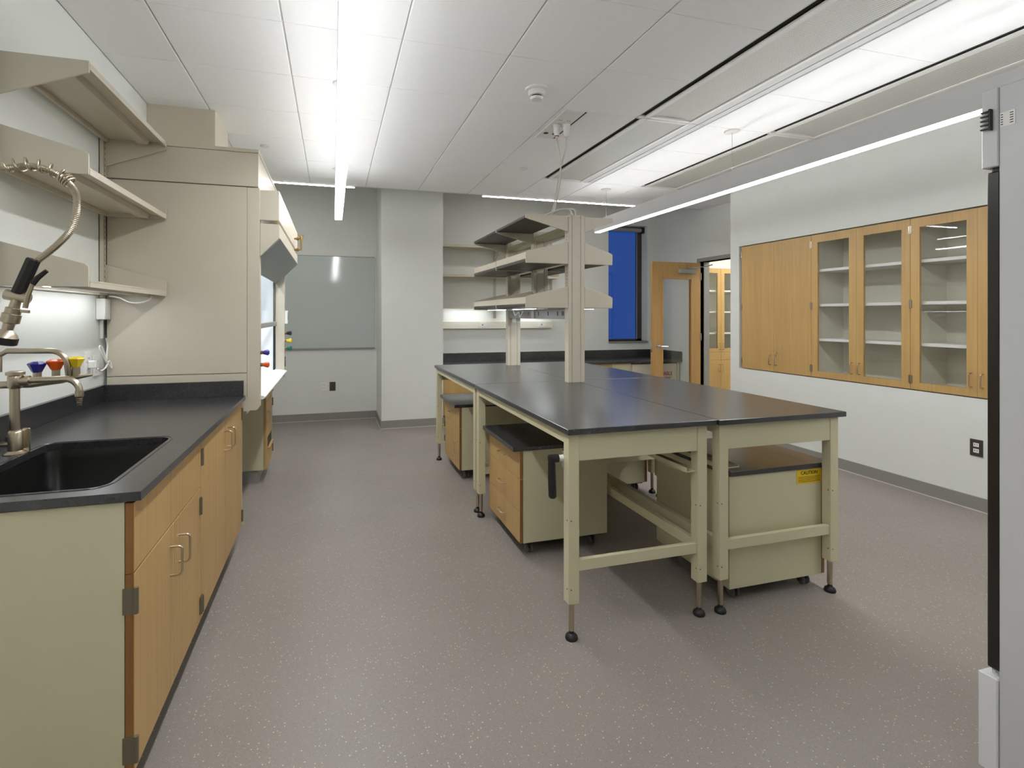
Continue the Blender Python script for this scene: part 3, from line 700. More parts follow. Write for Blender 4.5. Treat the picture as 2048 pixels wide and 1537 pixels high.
# ------------------------------------------------------------------ island tables
def lab_table(label, tx0, tx1, ty0, ty1, lxs, rail_x, crank=False):
    t = thing('lab_table', label, 'table', ((tx0 + tx1) / 2, (ty0 + ty1) / 2, 0), 'adjustable tables pushed together as an island')
    tb = T - .025
    box(tx0, tx1, ty0, ty1, tb, T).build('table_top', 'epoxy', t, bevel=.002)
    la, lb = lxs; w = .05
    lys = (ty0 + .02, ty1 - .02 - w)
    for lx in (la, lb):
        for ly in lys:
            l = box(lx, lx + w, ly, ly + w, .162, tb - .001).build('leg', 'beige', t, bevel=.0015)
            c = (lx + w / 2, ly + w / 2)
            MB().cyl((c[0], c[1], .038), (c[0], c[1], .161), .0125, n=8).build('leg_extension', 'nickel', l)
            MB().lathe((c[0], c[1], 0), (0, 0, 1), [(.026, 0), (.028, .006), (.024, .018), (.012, .026), (.009, .04)], 16).build('levelling_foot', 'black', l, smooth=True)
            m = MB()
            for z in (.225, .52):
                m.cyl((lx + .012, ly - .0015, z), (lx + .012, ly, z), .003, n=6); m.cyl((lx - .0015, ly + .014, z), (lx, ly + .014, z), .003, n=6)
            stuff(m.build('bolts', 'plate', l))
    for ly in lys:
        o = .004 if ly == lys[0] else w - .024
        box(la + w + .0005, lb - .0005, ly + o, ly + o + .02, .774, tb - .001).build('end_apron', 'beige', t, bevel=.0012)
        box(la + w + .0005, lb - .0005, ly + .008, ly + .03, .297, .346).build('end_stretcher', 'beige', t, bevel=.0015)
    for lx in (la, lb):
        o = .004 if lx == la else w - .024
        box(lx + o, lx + o + .02, lys[0] + w + .0005, lys[1] - .0005, .845, tb - .001).build('side_apron', 'beige', t, bevel=.0012)
    box(rail_x, rail_x + .03, lys[0] + w + .0005, lys[1] - .0005, .297, .346).build('side_stretcher', 'beige', t, bevel=.0015)
    if crank:
        box(la - .0, la + .012, lys[0] + w + .0006, lys[0] + w + .018, .735, .81).build('crank_plate', 'chrome', t)
        x, y, z = la - .002, lys[0] + w + .01, .777
        ck = MB().cyl((x + .012, y, z), (x - .02, y, z), .0135, n=16).build('crank_shaft', 'white', t, smooth=True)
        MB().cyl((x - .02, y, z), (x - .062, y, z), .018, n=16).build('crank_hub', 'black', ck, smooth=True)
        MB().tube([(x - .05, y, z + .01), (x - .05, y, z - .03), (x - .048, y, z - .12), (x - .046, y, z - .165), (x - .046, y, z - .172)], [.015, .0165, .0175, .0175, .012], 12).build('crank_grip', 'black', ck, smooth=True)
    return t
G1 = 1.7125
tab_a = lab_table('front table of the island with crank handle and three-drawer cart under it', .955, G1, 2.0, 3.5095, (.968, 1.622), 1.632, True)
lab_table('rear table of the island with drawer-and-door cart under it, beside the column', .955, G1, 3.5125, 4.985, (.968, 1.622), 1.632)
tab_c = lab_table('front table of the island above the cart with yellow caution sticker', G1 + .003, 2.482, 1.99, 3.5095, (1.733, 2.402), 1.742)
lab_table('rear table of the island toward the oak door and flammables cabinet', G1 + .003, 2.482, 3.5125, 4.985, (1.733, 2.402), 1.742)
def mobile_cart(name, label, x0, x1, y0, y1, zb, zt, front, fronts, caution=False):
    c = thing(name, label, 'cart', ((x0 + x1) / 2, (y0 + y1) / 2, 0), 'mobile carts under the island')
    f = -1 if front == '-x' else 1
    bx0, bx1 = (x0 + .021, x1) if f < 0 else (x0, x1 - .021)
    box(bx0, bx1, y0, y1, zb, zt - .026).build('carcass', 'beige', c, bevel=.001)
    ov = .045
    box(x0 - (ov if f < 0 else .0), x1 + (ov if f > 0 else .0), y0 - .008, y1 + .008, zt - .025, zt).build('cart_top', 'epoxy', c, bevel=.002)
    fx0, fx1 = (x0, x0 + .019) if f < 0 else (x1 - .019, x1); face = x0 if f < 0 else x1
    for kind, z0, z1 in fronts:
        d = box(fx0, fx1, y0 + .002, y1 - .002, z0 + .0015, z1 - .0015).build('drawer_front' if kind == 'drawer' else 'door', 'oak', c, bevel=.0012)
        if kind == 'drawer': pull(d, (face, (y0 + y1) / 2, (z0 + z1) / 2), (f, 0, 0), (0, 1, 0), .1, .03)
        else:
            pull(d, (face, y0 + .07, z1 - .17), (f, 0, 0), (0, 0, 1), .1, .03)
            for z in (z1 - .07, z0 + .15): hinge(d, face, y1 - .004, z, nx=f, h=.055)
        box(fx0 + .0006, fx1 - .0006, y0 + .0005, y0 + .0019, z0 + .002, z1 - .002).build('edge_band', 'oak_edge', d)
    box(x0 + .03, x1 - .03, y0 + .02, y1 - .02, zb - .012, zb).build('caster_frame', 'black', c)
    for cx_ in (x0 + .075, x1 - .075):
        for cy_ in (y0 + .06, y1 - .06):
            k = MB(); k.box(cx_ - .014, cx_ + .014, cy_ - .012, cy_ + .02, .03, zb - .012)
            k = k.build('caster', 'black', c)
            for dx in (-.02, .008): MB().lathe((cx_ + dx, cy_, .0265), (1, 0, 0), [(.022, 0), (.0262, .003), (.0262, .009), (.022, .012)], 16).build('caster_wheel', 'greyrub', k, smooth=True)
    if caution:
        p = box(2.255, 2.415, y0 - .0015, y0 - .0003, .545, .615).build('caution_sticker', 'caution', c)
        text_mesh(p, 'CAUTION', .024, (2.335, y0 - .002, .599), FACE_NEG_Y, 'ink')
        m = MB()
        for k in range(4):
            x = 2.265; z = .578 - k * .008
            while x < 2.4:
                wd = random.uniform(.006, .016); m.box(x, min(x + wd, 2.405), y0 - .0021, y0 - .0016, z, z + .0022); x += wd + .003
        stuff(m.build('fine_print', 'ink', p))
    return c
mobile_cart('drawer_cart', 'black-topped three-drawer oak cart under the front table with crank handle', 1.037, 1.60, 2.805, 3.41, .082, .643, '-x', [('drawer', .082, .262), ('drawer', .262, .452), ('drawer', .452, .615)])
mobile_cart('door_cart', 'black-topped oak cart with one drawer over a door under the rear table', 1.033, 1.60, 4.27, 4.86, .082, .643, '-x', [('door', .082, .44), ('drawer', .44, .615)])
mobile_cart('caution_cart', 'brown-black topped beige cart with yellow caution sticker on its side', 1.845, 2.437, 2.074, 2.66, .072, .645, '+x', [('drawer', .072, .262), ('drawer', .262, .452), ('drawer', .452, .617)], True)
mobile_cart('rear_cart', 'beige cart under the rear table seen between the stretchers', 1.84, 2.41, 3.6, 4.19, .072, .645, '+x', [('door', .072, .44), ('drawer', .44, .617)])

# lift channels (L-shaped lips) under the two front tables
for xa, xb, ya, zb, tb_ in ((1.566, 1.6215, 2.03, .676, tab_a), (1.785, 1.9, 2.072, .662, tab_c)):
    m = MB(); m.box(xa, xb, ya, 2.7, zb, zb + .004); m.box(xa, xa + .004, ya, 2.7, zb + .004, zb + .022); m.box(xb - .004, xb, ya, 2.7, zb + .004, zb + .012)
    m.box(xa + .004, xa + .016, 2.4, 2.44, zb + .004, T - .0255)
    m.build('lift_channel', 'beige', tb_)

# ------------------------------------------------------------------ island service posts and shelves
PX0, PX1 = 1.628, 1.756
PYS = (3.40, 4.07, 4.74)
sf = thing('service_frame', 'beige steel posts with outlet rail standing on the island', 'service post', (1.69, 4.07, T))
for k, y in enumerate(PYS):
    z0, z1 = (T + .0005, 2.125) if k != 1 else (1.375, 2.11)
    p = MB(); p.box(PX0 + .003, PX1 - .003, y + .004, y + .056, z0 + .0005, z1 - .002); p.box(PX0 + .03, PX1 - .034, y, y + .06, z0, z1); p.box(PX0, PX0 + .026, y, y + .06, z0, z1); p.box(PX1 - .03, PX1, y, y + .06, z0, z1)
    p = p.build('post', 'hood', sf)
    m = MB()
    for j in range(26): m.box(PX0 - .0004, PX0, y + .026, y + .031, z1 - .06 - j * .024, z1 - .048 - j * .024)
    stuff(m.build('slot_row', 'dark', p))
box(PX0 + .01, PX1 - .01, PYS[1] + .061, PYS[2] - .001, 1.374, 1.449).build('outlet_rail', 'greymetal', sf, bevel=.002)
r = box(PX0 + .01, PX1 - .01, PYS[0] + .061, PYS[1] - .001, 1.374, 1.449).build('outlet_rail', 'greymetal', sf, bevel=.002)
m = MB()
for y in (3.50, 3.512, 3.53, 3.60, 3.61, 3.78, 3.79, 3.98, 3.99, 4.2, 4.22, 4.4, 4.42, 4.6): m.box(PX0 + .0085, PX0 + .0099, y, y + .006, 1.40, 1.432)
stuff(m.build('outlet_slots', 'ink', r))
ry = box(PX0 + .01, PX1 - .01, PYS[0] + .061, PYS[2] - .001, 2.03, 2.06).build('top_rail', 'beige', sf)
box(PX0 + .02, PX1 - .02, PYS[0] + .061, PYS[2] - .001, 1.80, 1.83).build('middle_rail', 'beige', sf)
cc = MB()
cc.box(1.66, 1.70, 4.60, 4.70, 1.335, 1.373); cc.tube(bez([(1.60, 4.5, 1.44), (1.59, 4.42, 1.40), (1.6, 4.36, 1.43), (1.59, 4.3, 1.39), (1.6, 4.25, 1.44)], 6), .006, 6)
cc.build('cable_bundle', 'white', sf)

def island_shelf(label, xa, xb, zt, style, led):
    """xa = post side, xb = outer edge"""
    s_ = 1 if xb > xa else -1
    r = thing('island_shelf', label, 'shelf', ((xa + xb) / 2, 4.07, zt - .02), 'dark boards on the island posts')
    yb = [PYS[0] + .002, PYS[1] + .02, PYS[2] + .05]
    for i in (0, 1):
        y0, y1 = yb[i] + .012, yb[i + 1] - .002
        bo = MB().box(xa + s_ * .004, xb - s_ * .004, y0, y1, zt - .02, zt).build('board', 'shelfdark', r, bevel=.003)
        if style == 'over': box(xb - s_ * .006, xb - s_ * .003, y0, y1, zt + .004, zt + .05).build('guard_rail', 'hood', r)
        if led:
            l = box(xb - s_ * .13, xb - s_ * .09, y0 + .1, y1 - .15, zt - .032, zt - .0205).build('led_bar', 'white', r)
            box(xb - s_ * .128, xb - s_ * .092, y0 + .105, y1 - .155, zt - .034, zt - .0322).build('led_lens', 'shelflens', l)
    for y in yb:
        if style == 'under': prof = [(xa, zt + .004), (xb, zt + .004), (xb, zt - .022), (xb - s_ * .02, zt - .03), (xa, zt - .108)]
        else: prof = [(xa, zt - .028), (xb - s_ * .002, zt - .028), (xb, zt + .02), (xb, zt + .048), (xb - s_ * .018, zt + .06), (xa, zt + .128)]
        MB().prism(prof, 'y', y, y + .010).build('bracket', 'hood', r, bevel=.001)
        if style == 'over': box(xa, xb - s_ * .004, y - .0015, y - .0002, zt - .024, zt - .012).build('bracket_rib', 'hood', r)
    return r
for side, xa, xb, nm in (('L', PX0 - .002, 1.30, 'window-side'), ('R', PX1 + .002, 1.985, 'door-side')):
    where = 'over the crank table' if side == 'L' else 'facing the glass-door wall cabinets'
    island_shelf('top dark island shelf ' + where, xa, xb, 2.112, 'under', False)
    island_shelf('middle dark island shelf with beige guard rail ' + where, xa, xb, 1.80, 'over', False)
    island_shelf('lowest dark island shelf with LED bars ' + where, xa, xb, 1.482, 'over', True)

# ------------------------------------------------------------------ back-wall bench, shelves, raceway
BT = .742
bw = thing('rear_worktop', 'low black worktop with backsplash along the back wall by the window', 'worktop', (3.2, 6.9, BT - .03))
box(1.366, XA - .002, 6.565, YB - .003, BT - .03, BT).build('slab', 'epoxy', bw, bevel=.002)
box(1.366, XA - .022, YB - .022, YB - .002, BT, BT + .122).build('backsplash', 'epoxy', bw, bevel=.0015)
box(XA - .021, XA - .001, 6.47 + .1, YB - .023, BT, BT + .122).build('backsplash', 'epoxy', bw, bevel=.0015)
ux = [1.372, 2.0, 2.62, 3.24, 3.838]
for i in range(4):
    c = thing('rear_base_cabinet', ['oak drawer cabinet under the low worktop next to the column', 'oak drawer cabinet under the low worktop, second from the column', 'oak drawer cabinet under the low worktop, third from the column', 'oak drawer cabinet under the low worktop nearest the flammables cabinet'][i], 'cabinet', ((ux[i] + ux[i + 1]) / 2, 6.9, 0), 'drawer cabinets under the rear worktop')
    x0, x1 = ux[i] + .001, ux[i + 1] - .001
    box(x0, x1, 6.615, 7.19, .1, BT - .031).build('carcass', 'beige', c)
    box(x0, x1, 6.67, 7.19, 0, .099).build('toe_kick', 'base', c)
    for z0, z1 in ((.1, .38), (.383, .585), (.588, .708)):
        d = box(x0 + .002, x1 - .002, 6.595, 6.614, z0, z1).build('drawer_front', 'oak', c, bevel=.0012)
        pull(d, ((x0 + x1) / 2, 6.595, (z0 + z1) / 2), (0, -1, 0), (1, 0, 0), .1, .03)
tag(box(3.842, 4.15, 6.6, 7.19, 0, BT - .031).build('filler_cabinet', 'beige', bevel=.002), 'plain beige panel unit between drawers and flammables cabinet', 'cabinet')
tag(box(4.945, 4.985, 6.62, 7.19, 0, BT - .031).build('end_panel', 'beige', bevel=.002), 'beige end panel under the low worktop next to the alcove wall', 'panel')
fl = thing('flammables_cabinet', 'cream flammables cabinet with red lettering under the low worktop', 'cabinet', (4.55, 6.9, 0))
box(4.167, 4.929, 6.62, 7.15, 0, .695).build('carcass', 'flam', fl, bevel=.004)
for a, c in ((4.172, 4.547), (4.551, 4.924)):
    d = box(a, c, 6.602, 6.619, .06, .69).build('door', 'flam', fl, bevel=.003)
    MB().cyl((a + .02 if a < 4.3 else c - .02, 6.6, .5), (a + .02 if a < 4.3 else c - .02, 6.6, .58), .005).build('hinge', 'flam', d)
text_mesh(fl, 'FLAMMABLE', .082, (4.672, 6.6012, .54), FACE_NEG_Y, 'red', xscale=.80)
text_mesh(fl, 'KEEP FIRE AWAY', .05, (4.672, 6.6012, .478), FACE_NEG_Y, 'red', xscale=.83)

SG = 'beige steel shelves on the back wall'
sx = (1.385, 2.275, 3.165)
for zt, st, lb in ((2.375, 'under', 'top'), (1.965, 'over', 'middle'), (1.53, 'over', 'lowest')):
    for i in range(2):
        place = 'next to the column' if i == 0 else 'toward the window'
        r = thing('rear_wall_shelf', f'{lb} beige steel shelf on the back wall {place}', 'shelf', ((sx[i] + sx[i + 1]) / 2, 7.06, zt - .03), SG)
        x0, x1 = sx[i] + .002, sx[i + 1] - .002; y0, y1 = 6.905, YB - .012
        box(x0 + .01, x1 - .01, y0, y1, zt - .007, zt).build('board', 'hood', r)
        box(x0 + .01, x1 - .01, y0, y0 + .014, zt - .03, zt - .008).build('front_lip', 'hood', r)
        MB().prism([(y0 + .075, zt - .008), (y0 + .085, zt - .03), (y0 + .14, zt - .03), (y0 + .15, zt - .008)], 'x', x0 + .03, x1 - .03).build('stiffener', 'beige', r)
        for x in (x0, x1 - .009):
            prof = [(y1, zt + .003), (y0, zt + .003), (y0, zt - .044), (y1, zt - .17)] if st == 'under' else [(y1, zt - .028), (y0, zt - .028), (y0, zt + .052), (y0 + .014, zt + .064), (y1, zt + .15)]
            MB().prism(prof, 'x', x, x + .009).build('bracket', 'hood', r)
        if lb == 'lowest':
            l = box(x0 + .12, x1 - .12, y0 + .17, y0 + .21, zt - .022, zt - .008).build('led_bar', 'white', r)
            box(x0 + .125, x1 - .125, y0 + .174, y0 + .206, zt - .0245, zt - .0225).build('led_lens', 'shelflens', l)
for i, x in enumerate(sx):
    u = thing('shelf_standard', ['slotted shelf upright on the back wall against the column', 'slotted shelf upright in the middle of the back wall shelves', 'slotted shelf upright on the back wall toward the window'][i], 'upright', (x, YB - .01, 1.4), SG)
    m = MB()
    for dx in (-.018, -.003, .012): m.box(x + dx, x + dx + .005, YB - .011, YB, 1.36, 2.5)
    m.box(x - .018, x + .017, YB - .004, YB, 1.36, 2.5); m.build('channel', 'hood', u)
rw = thing('outlet_raceway', 'pale outlet raceway under the back wall shelves', 'raceway', (2.26, YB - .02, 1.212))
box(1.372, 3.17, YB - .045, YB - .001, 1.212, 1.318).build('channel', 'whiteint', rw, bevel=.003)
for x in (2.02, 2.94):
    p = box(x, x + .115, YB - .0485, YB - .0455, 1.232, 1.302).build('outlet_plate', 'white', rw, bevel=.001)
    box(x + .05, x + .065, YB - .0495, YB - .0487, 1.258, 1.274).build('socket', 'ink', p)

mb = thing('marker_board', 'large glossy glass marker board on the back wall left of the column', 'whiteboard', (-.25, YB - .01, .955))
box(-1.02, .552, YB - .018, YB - .006, .968, 2.19).build('glass_panel', 'board', mb, bevel=.0015)
box(-1.02, .552, YB - .022, YB - .0005, .948, .967).build('bottom_channel', 'greymetal', mb)
box(-1.02, .552, YB - .01, YB - .0005, 2.191, 2.2).build('top_channel', 'greymetal', mb)
outlet('wall_outlet', 'pale duplex outlet low on the back wall under the marker board', (-.112, YB, .452), (0, -1, 0), .08, .12)
outlet('cover_plate', 'dark metal cover plate low on the back wall under the marker board', (-.002, YB, .452), (0, -1, 0), .078, .118, plate='plate', blank=True, cat='plate')

# ------------------------------------------------------------------ recessed cabinets on the right wall
CZ0, CZ1 = .812, 2.176
cy = [4.818, 3.930, 3.035, 2.135]
CG = 'oak cabinets recessed in the right wall'
CL = ['oak wall cabinet with two solid doors recessed beside the doorway corner', 'oak glass-door wall cabinet next to the solid-door one', 'oak glass-door wall cabinet partly behind the refrigerator']
FXF = 4.452
for i in range(3):
    y1, y0 = cy[i] - .0015, cy[i + 1] + .0015
    c = thing('wall_cabinet', CL[i], 'cabinet', (4.65, (y0 + y1) / 2, CZ0), CG)
    m = MB(); t = .019; xb0, xb1 = FXF + .022, 4.84
    m.box(xb0, xb1, y0, y0 + t, CZ0, CZ1); m.box(xb0, xb1, y1 - t, y1, CZ0, CZ1); m.box(xb0, xb1, y0 + t, y1 - t, CZ0, CZ0 + t); m.box(xb0, xb1, y0 + t, y1 - t, CZ1 - t, CZ1); m.box(xb1 - .01, xb1, y0 + t, y1 - t, CZ0 + t, CZ1 - t)
    m.build('carcass', 'whiteint', c)
    for z in (1.845, 1.512, 1.182): box(xb0 + .012, xb1 - .011, y0 + t + .001, y1 - t - .001, z - .025, z).build('shelf', 'white', c, bevel=.001)
    ym = (y0 + y1) / 2
    for a, bb_, hs, hh in ((ym + .0006, y1, ym + .035, y1), (y0, ym - .0006, ym - .035, y0)):
        if i == 0:
            d = box(FXF, FXF + .02, a, bb_, CZ0, CZ1).build('door', 'oak', c, bevel=.0012)
        else:
            m = MB(); st = .066
            m.box(FXF, FXF + .02, a, a + st, CZ0, CZ1); m.box(FXF, FXF + .02, bb_ - st, bb_, CZ0, CZ1); m.box(FXF, FXF + .02, a + st, bb_ - st, CZ0, CZ0 + .056); m.box(FXF, FXF + .02, a + st, bb_ - st, CZ1 - .075, CZ1)
            d = m.build('door', 'oak', c)
            box(FXF + .008, FXF + .012, a + st - .004, bb_ - st + .004, CZ0 + .052, CZ1 - .071).build('pane', 'glass', d)
        pull(d, (FXF, hs, CZ0 + .12), (-1, 0, 0), (0, 0, 1), .1, .03)
        for z in (CZ1 - .09, (CZ0 + CZ1) / 2, CZ0 + .08): hinge(d, FXF, hh + (-.004 if hh == y1 else .004), z, nx=-1, h=.064, mat='nickel')
    if i == 0: MB().cyl((FXF, ym - .035, CZ0 + .2), (FXF - .008, ym - .035, CZ0 + .2), .011).build('lock', 'steelpull', c)
outlet('wall_outlet', 'dark metal duplex outlet low on the right wall by the refrigerator', (XR, 2.585, .45), (-1, 0, 0), .078, .12, plate='plate')

# ------------------------------------------------------------------ refrigerator
RX0, RX1, RYF = 1.868, 2.62, 1.033
fr = thing('refrigerator', 'tall light grey laboratory refrigerator with black-framed glass door', 'refrigerator', (2.24, .65, 0))
box(RX0, RX1, .2, RYF, .05, 2.07).build('body', 'fridge', fr, bevel=.004)
for x in (RX0 + .06, RX1 - .06):
    for y in (.28, .95): MB().cyl((x, y, 0), (x, y, .0495), .022, n=12).build('foot', 'black', fr)
box(RX0, RX1, RYF + .001, 1.075, 1.838, 2.07).build('header_panel', 'fridge', fr, bevel=.003)
box(RX0 - .003, RX1 + .003, RYF + .001, 1.082, .05, .335).build('kick_panel', 'fridgewhite', fr, bevel=.003)
m = MB(); d0, d1 = RYF + .004, 1.068
m.box(RX0 + .012, RX0 + .09, d0, d1, .352, 1.826); m.box(RX1 - .09, RX1 - .012, d0, d1, .352, 1.826); m.box(RX0 + .09, RX1 - .09, d0, d1, .352, .44); m.box(RX0 + .09, RX1 - .09, d0, d1, 1.74, 1.826)
d = m.build('door', 'frameblack', fr, bevel=.003)
box(RX0 + .088, RX1 - .088, d0 + .012, d0 + .02, .438, 1.742).build('pane', 'glass', d)
MB().cyl((RX0 + .03, 1.05, .336), (RX0 + .03, 1.05, .352), .014).build('hinge', 'chrome', fr); MB().cyl((RX0 + .03, 1.05, 1.827), (RX0 + .03, 1.05, 1.838), .014).build('hinge', 'black', fr)
m = MB(); m.box(RX0 - .006, RX0 - .0005, 1.047, 1.052, 1.948, 2.006)
for k in range(5): m.box(RX0 - .014, RX0 - .006, 1.047, 1.07, 1.95 + k * .0125, 1.954 + k * .0125)
m.box(RX0 - .014, RX0 - .0005, 1.046, 1.05, 1.946, 2.008)
m.build('terminal_block', 'black', fr)
lb = box(RX0 - .0012, RX0 - .0002, .994, 1.029, 1.948, 1.99).build('rating_label', 'white', fr)
m = MB()
for k in range(5):
    for y0_, y1_ in ((1.022, 1.027), (.998, 1.006)): m.box(RX0 - .0016, RX0 - .0012, y0_, y1_, 1.954 + k * .007, 1.9565 + k * .007)
stuff(m.build('fine_print', 'ink', lb))

# ------------------------------------------------------------------ ceiling equipment
def pendant(label, xc, y0, y1, wires):
    p = thing('pendant_light', label, 'light', (xc, (y0 + y1) / 2, 2.41), 'long linear pendant lights')
    w = .039
    b_ = MB(); b_.box(xc - w, xc - w + .005, y0, y1, 2.414, 2.555); b_.box(xc + w - .005, xc + w, y0, y1, 2.414, 2.555); b_.box(xc - w + .005, xc + w - .005, y0, y1, 2.534, 2.544)
    b_.box(xc - w, xc + w, y0 - .004, y0, 2.414, 2.555); b_.box(xc - w, xc + w, y1, y1 + .004, 2.414, 2.555)
    b_.build('housing', 'pendbody', p)
    box(xc - w + .0055, xc + w - .0055, y0 + .002, y1 - .002, 2.409, 2.416).build('lens', 'lens', p)
    box(xc - .003, xc + .003, y0 + .002, y1 - .002, 2.551, 2.567).build('uplight_lens', 'uplens', p)
    for y in wires:
        MB().cyl((xc, y, 2.51), (xc, y, ZC - .012), .0014, n=6).build('suspension_wire', 'greymetal', p)
        MB().lathe((xc, y, ZC - .014), (0, 0, 1), [(.012, 0), (.055, .004), (.06, .0135)], 18).build('ceiling_canopy', 'white', p, smooth=True)
pendant('long bright pendant light over the aisle beside the fume hood', .058, -.9, 5.66, (-.6, .97, 3.44, 5.45))
pendant('long bright pendant light between the island and the right wall cabinets', 3.095, -.9, 5.66, (-.6, .97, 3.45, 5.45))
for x0, x1, lb in ((-1.2, .246, 'thin bright perimeter strip light above the marker board'), (1.79, 3.97, 'thin bright perimeter strip light above the back wall shelves')):
    p = thing('strip_light', lb, 'light', ((x0 + x1) / 2, YCEIL + .05, ZC - .01), 'perimeter strip lights')
    box(x0, x1, YCEIL + .032, YCEIL + .085, ZC - .002, ZC + .04).build('housing', 'white', p)
    box(x0 + .004, x1 - .004, YCEIL + .046, YCEIL + .07, ZC - .007, ZC - .0022).build('lens', 'slotlens', p)

def chilled_beam(label, x0, y0, y1):
    c = thing('chilled_beam', label, 'ceiling vent', (x0 + .3, (y0 + y1) / 2, ZC), 'chilled beams in the ceiling')
    x1 = x0 + P; z = ZC
    y0 += .004; y1 -= .004
    m = MB(); m.box(x0 + .06, x0 + .1, y0, y1, z + .001, z + .012); m.box(x0 + .45, x0 + .475, y0, y1, z - .003, z + .014); m.box(x0 + .1, x0 + .45, y0, y0 + .03, z - .001, z + .012); m.box(x0 + .1, x0 + .45, y1 - .03, y1, z - .001, z + .012)
    m.box(x0 + .008, x0 + .06, y0, y0 + .014, z - .001, z + .03); m.box(x0 + .008, x0 + .06, y1 - .014, y1, z - .001, z + .03)
    m.build('frame', 'white', c)
    m = MB(); m.box(x0 + .004, x0 + .0599, y0 + .0142, y1 - .0142, z + .018, z + .024); m.build('dark_slot', 'slotdark', c)
    m = MB(); n = 10; vs = []; fs = []
    for k in range(n + 1):
        t = k / n; xx = x0 + .098 + .352 * t; zz = z + .003 + .012 * math.sin(math.pi * t)
        vs += [(xx, y0 + .03, zz), (xx, y1 - .03, zz)]
    fs = [(2 * k, 2 * k + 2, 2 * k + 3, 2 * k + 1) for k in range(n)]
    m.add(vs, fs); m.build('perforated_panel', 'perf', c, smooth=True)
    box(x0 + .48, x0 + .542, y0, y1, z + .001, z + .012).build('edge_strip', 'runner', c); box(x0 + .552, x1 - .008, y0, y1, z + .001, z + .012).build('edge_strip', 'runner', c)
b1, b2 = gx[6], gx[8]
ym = GY0 + P; ye = GY0 + 4 * P; yn = GY0 - 3 * P
chilled_beam('perforated chilled beam over the island, far panel by the power plate', b1, ym, ye)
chilled_beam('perforated chilled beam over the island, panel with the widest visible slats', b1, yn, ym)
chilled_beam('perforated chilled beam above the right pendant, far panel', b2, ym, ye)
chilled_beam('perforated chilled beam above the right pendant, panel reaching over the refrigerator', b2, yn, ym)

sd = thing('smoke_detector', 'round white smoke detector on the ceiling over the island', 'detector', (1.286, 3.165, ZC - .06))
MB().lathe((1.286, 3.165, ZC), (0, 0, -1), [(.075, 0), (.075, .012), (.068, .016), (.056, .018), (.055, .034), (.05, .038)], 28).build('base', 'white', sd, smooth=True)
MB().lathe((1.286, 3.165, ZC - .038), (0, 0, -1), [(.05, 0), (.048, .006), (.036, .008), (.036, .018), (.044, .02), (.036, .034), (.015, .04)], 28).build('sensor_head', 'white', sd, smooth=True)
MB().lathe((1.286, 3.165, ZC - .047), (0, 0, -1), [(.0365, 0), (.0365, .008)], 28).build('sensor_slot', 'ink', sd)
for x, y, lb in ((1.854, 4.91, 'small round white sprinkler cover in the ceiling near the island cords'), (-.571, 4.888, 'small round white sprinkler cover in the ceiling near the fume hood')):
    tag(MB().lathe((x, y, ZC), (0, 0, -1), [(.03, 0), (.038, .003), (.038, .008), (.034, .01)], 20).build('sprinkler_cover', 'white', smooth=True), lb, 'sprinkler')

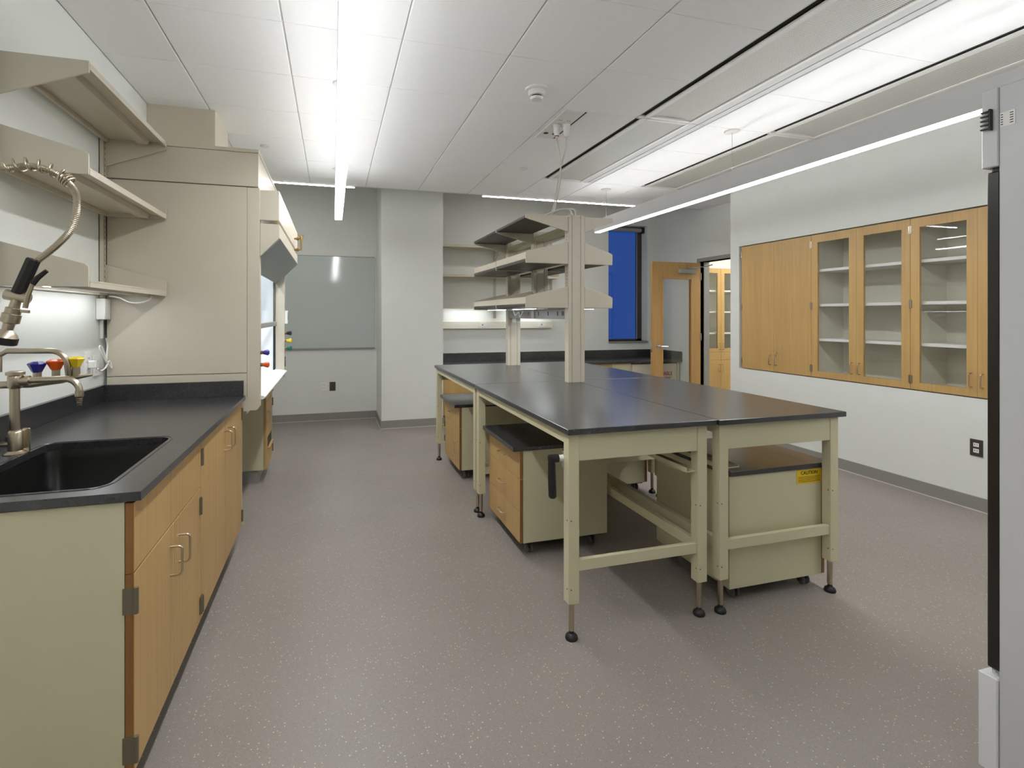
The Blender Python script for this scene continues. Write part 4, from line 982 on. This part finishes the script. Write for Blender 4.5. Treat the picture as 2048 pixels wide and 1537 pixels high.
# ceiling power plate and two cords down to the island post
pp = thing('ceiling_power_plate', 'white ceiling power plate with outlets above the island', 'power plate', (1.69, 3.72, ZC - .01))
pl = box(1.612, 1.772, 3.425, 4.005, ZC - .008, ZC - .0005).build('plate', 'white', pp, bevel=.002)
box(1.776, 1.788, 3.425, 4.005, ZC - .004, ZC - .0005).build('shadow_gap', 'dark', pp)
for y in (3.60, 3.72):
    m = MB()
    for x in (1.655, 1.725):
        m.box(x - .012, x - .006, y - .006, y + .006, ZC - .0092, ZC - .0082); m.box(x + .006, x + .012, y - .006, y + .006, ZC - .0092, ZC - .0082)
    stuff(m.build('socket_slots', 'plate', pl))
for x in (1.66, 1.735):
    MB().cyl((x, 3.885, ZC - .0085), (x, 3.885, ZC - .0105), .02, n=16).build('knockout', 'black', pl)
cords = []
for i, (x, y, xe, ye_) in enumerate(((1.672, 3.70, 1.668, 3.428), (1.735, 3.66, 1.70, 3.432))):
    lb = ['twist-lock plug with red band in the ceiling power plate', 'plain twist-lock plug in the ceiling power plate'][i]
    g = thing('twist_plug', lb, 'plug', (x, y, ZC - .12), 'ceiling plugs')
    MB().lathe((x, y, ZC - .0105), (0, 0, -1), [(.03, 0), (.03, .012), (.026, .016), (.024, .06), (.018, .085), (.01, .095)], 16).build('shell', 'white', g, smooth=True)
    if i == 0: MB().lathe((x, y, ZC - .09), (0, 0, -1), [(.0185, 0), (.0185, .01)], 14).build('red_band', 'red', g)
    zz = ZC - .106
    if i == 0: pts = [(x, y, zz), (x + .012, y, 2.72), (x + .02, y - .03, 2.55), (x - .005, y - .06, 2.38), (x - .05, y - .09, 2.24), (x - .075, y - .11, 2.19), (x - .11, y - .14, 2.152), (1.50, 3.55, 2.135), (1.53, 3.52, 2.150), (1.60, 3.48, 2.178), (1.655, 3.44, 2.172), (xe, ye_, 2.13)]
    else: pts = [(x, y, zz), (x + .004, y + .02, 2.70), (x - .03, y + .04, 2.55), (x - .065, y + .03, 2.38), (x - .10, y + .01, 2.25), (x - .13, y - .01, 2.19), (x - .16, y - .03, 2.155), (1.515, 3.65, 2.135), (1.565, 3.625, 2.152), (1.64, 3.55, 2.19), (1.69, 3.45, 2.178), (xe, ye_, 2.13)]
    tag(MB().tube(bez(pts, 8), .0055, 8).build('drop_cord', 'cord', smooth=True), ['pale power cord hanging from the red-banded ceiling plug to the island post', 'pale power cord hanging from the plain ceiling plug to the island post'][i], 'cord', 'cords over the island')

# ------------------------------------------------------------------ room beyond the door
tc = thing('tall_cabinet', 'tall oak glass-door cabinet in the room beyond the open door', 'cabinet', (5.72, 6.8, 0))
ty = 6.6; X0, X1, XM = 5.262, 6.17, 5.716
m = MB(); t = .019
m.box(X0, X0 + t, ty + .022, 7.05, 0, 2.125); m.box(X1 - t, X1, ty + .022, 7.05, 0, 2.125); m.box(X0 + t, X1 - t, 7.03, 7.05, 0, 2.125)
for z in (.08, .8, 2.106): m.box(X0 + t, X1 - t, ty + .022, 7.03, z, z + t)
m.build('carcass', 'whiteint', tc)
for z in (1.79, 1.466, 1.139): box(X0 + t, X1 - t, ty + .035, 7.02, z - .022, z).build('shelf', 'white', tc)
for a, c, h in ((X0, XM - .0015, XM - .03), (XM + .0015, X1, XM + .03)):
    m = MB(); st = .062
    m.box(a, a + st, ty, ty + .02, .845, 2.123); m.box(c - st, c, ty, ty + .02, .845, 2.123); m.box(a + st, c - st, ty, ty + .02, .845, .9); m.box(a + st, c - st, ty, ty + .02, 2.05, 2.123)
    d = m.build('door', 'oak', tc); box(a + st, c - st, ty + .008, ty + .012, .9, 2.05).build('pane', 'glass', d)
    pull(d, (h, ty, .93), (0, -1, 0), (0, 0, 1), .1, .03)
    d = box(a, c, ty, ty + .02, .72, .84).build('drawer_front', 'oak', tc, bevel=.001)
    d = box(a, c, ty, ty + .02, .09, .717).build('door', 'oak', tc, bevel=.001); pull(d, (h, ty, .6), (0, -1, 0), (0, 0, 1), .1, .03)
cp = thing('ceiling_panel_light', 'flat ceiling panel light in the room beyond the door', 'light', (6.2, 5.5, 2.735))
box(5.7, 6.9, 5.0, 6.2, 2.735, 2.749).build('housing', 'white', cp)
box(5.71, 6.89, 5.01, 6.19, 2.73, 2.7345).build('lens', 'nextlens', cp)
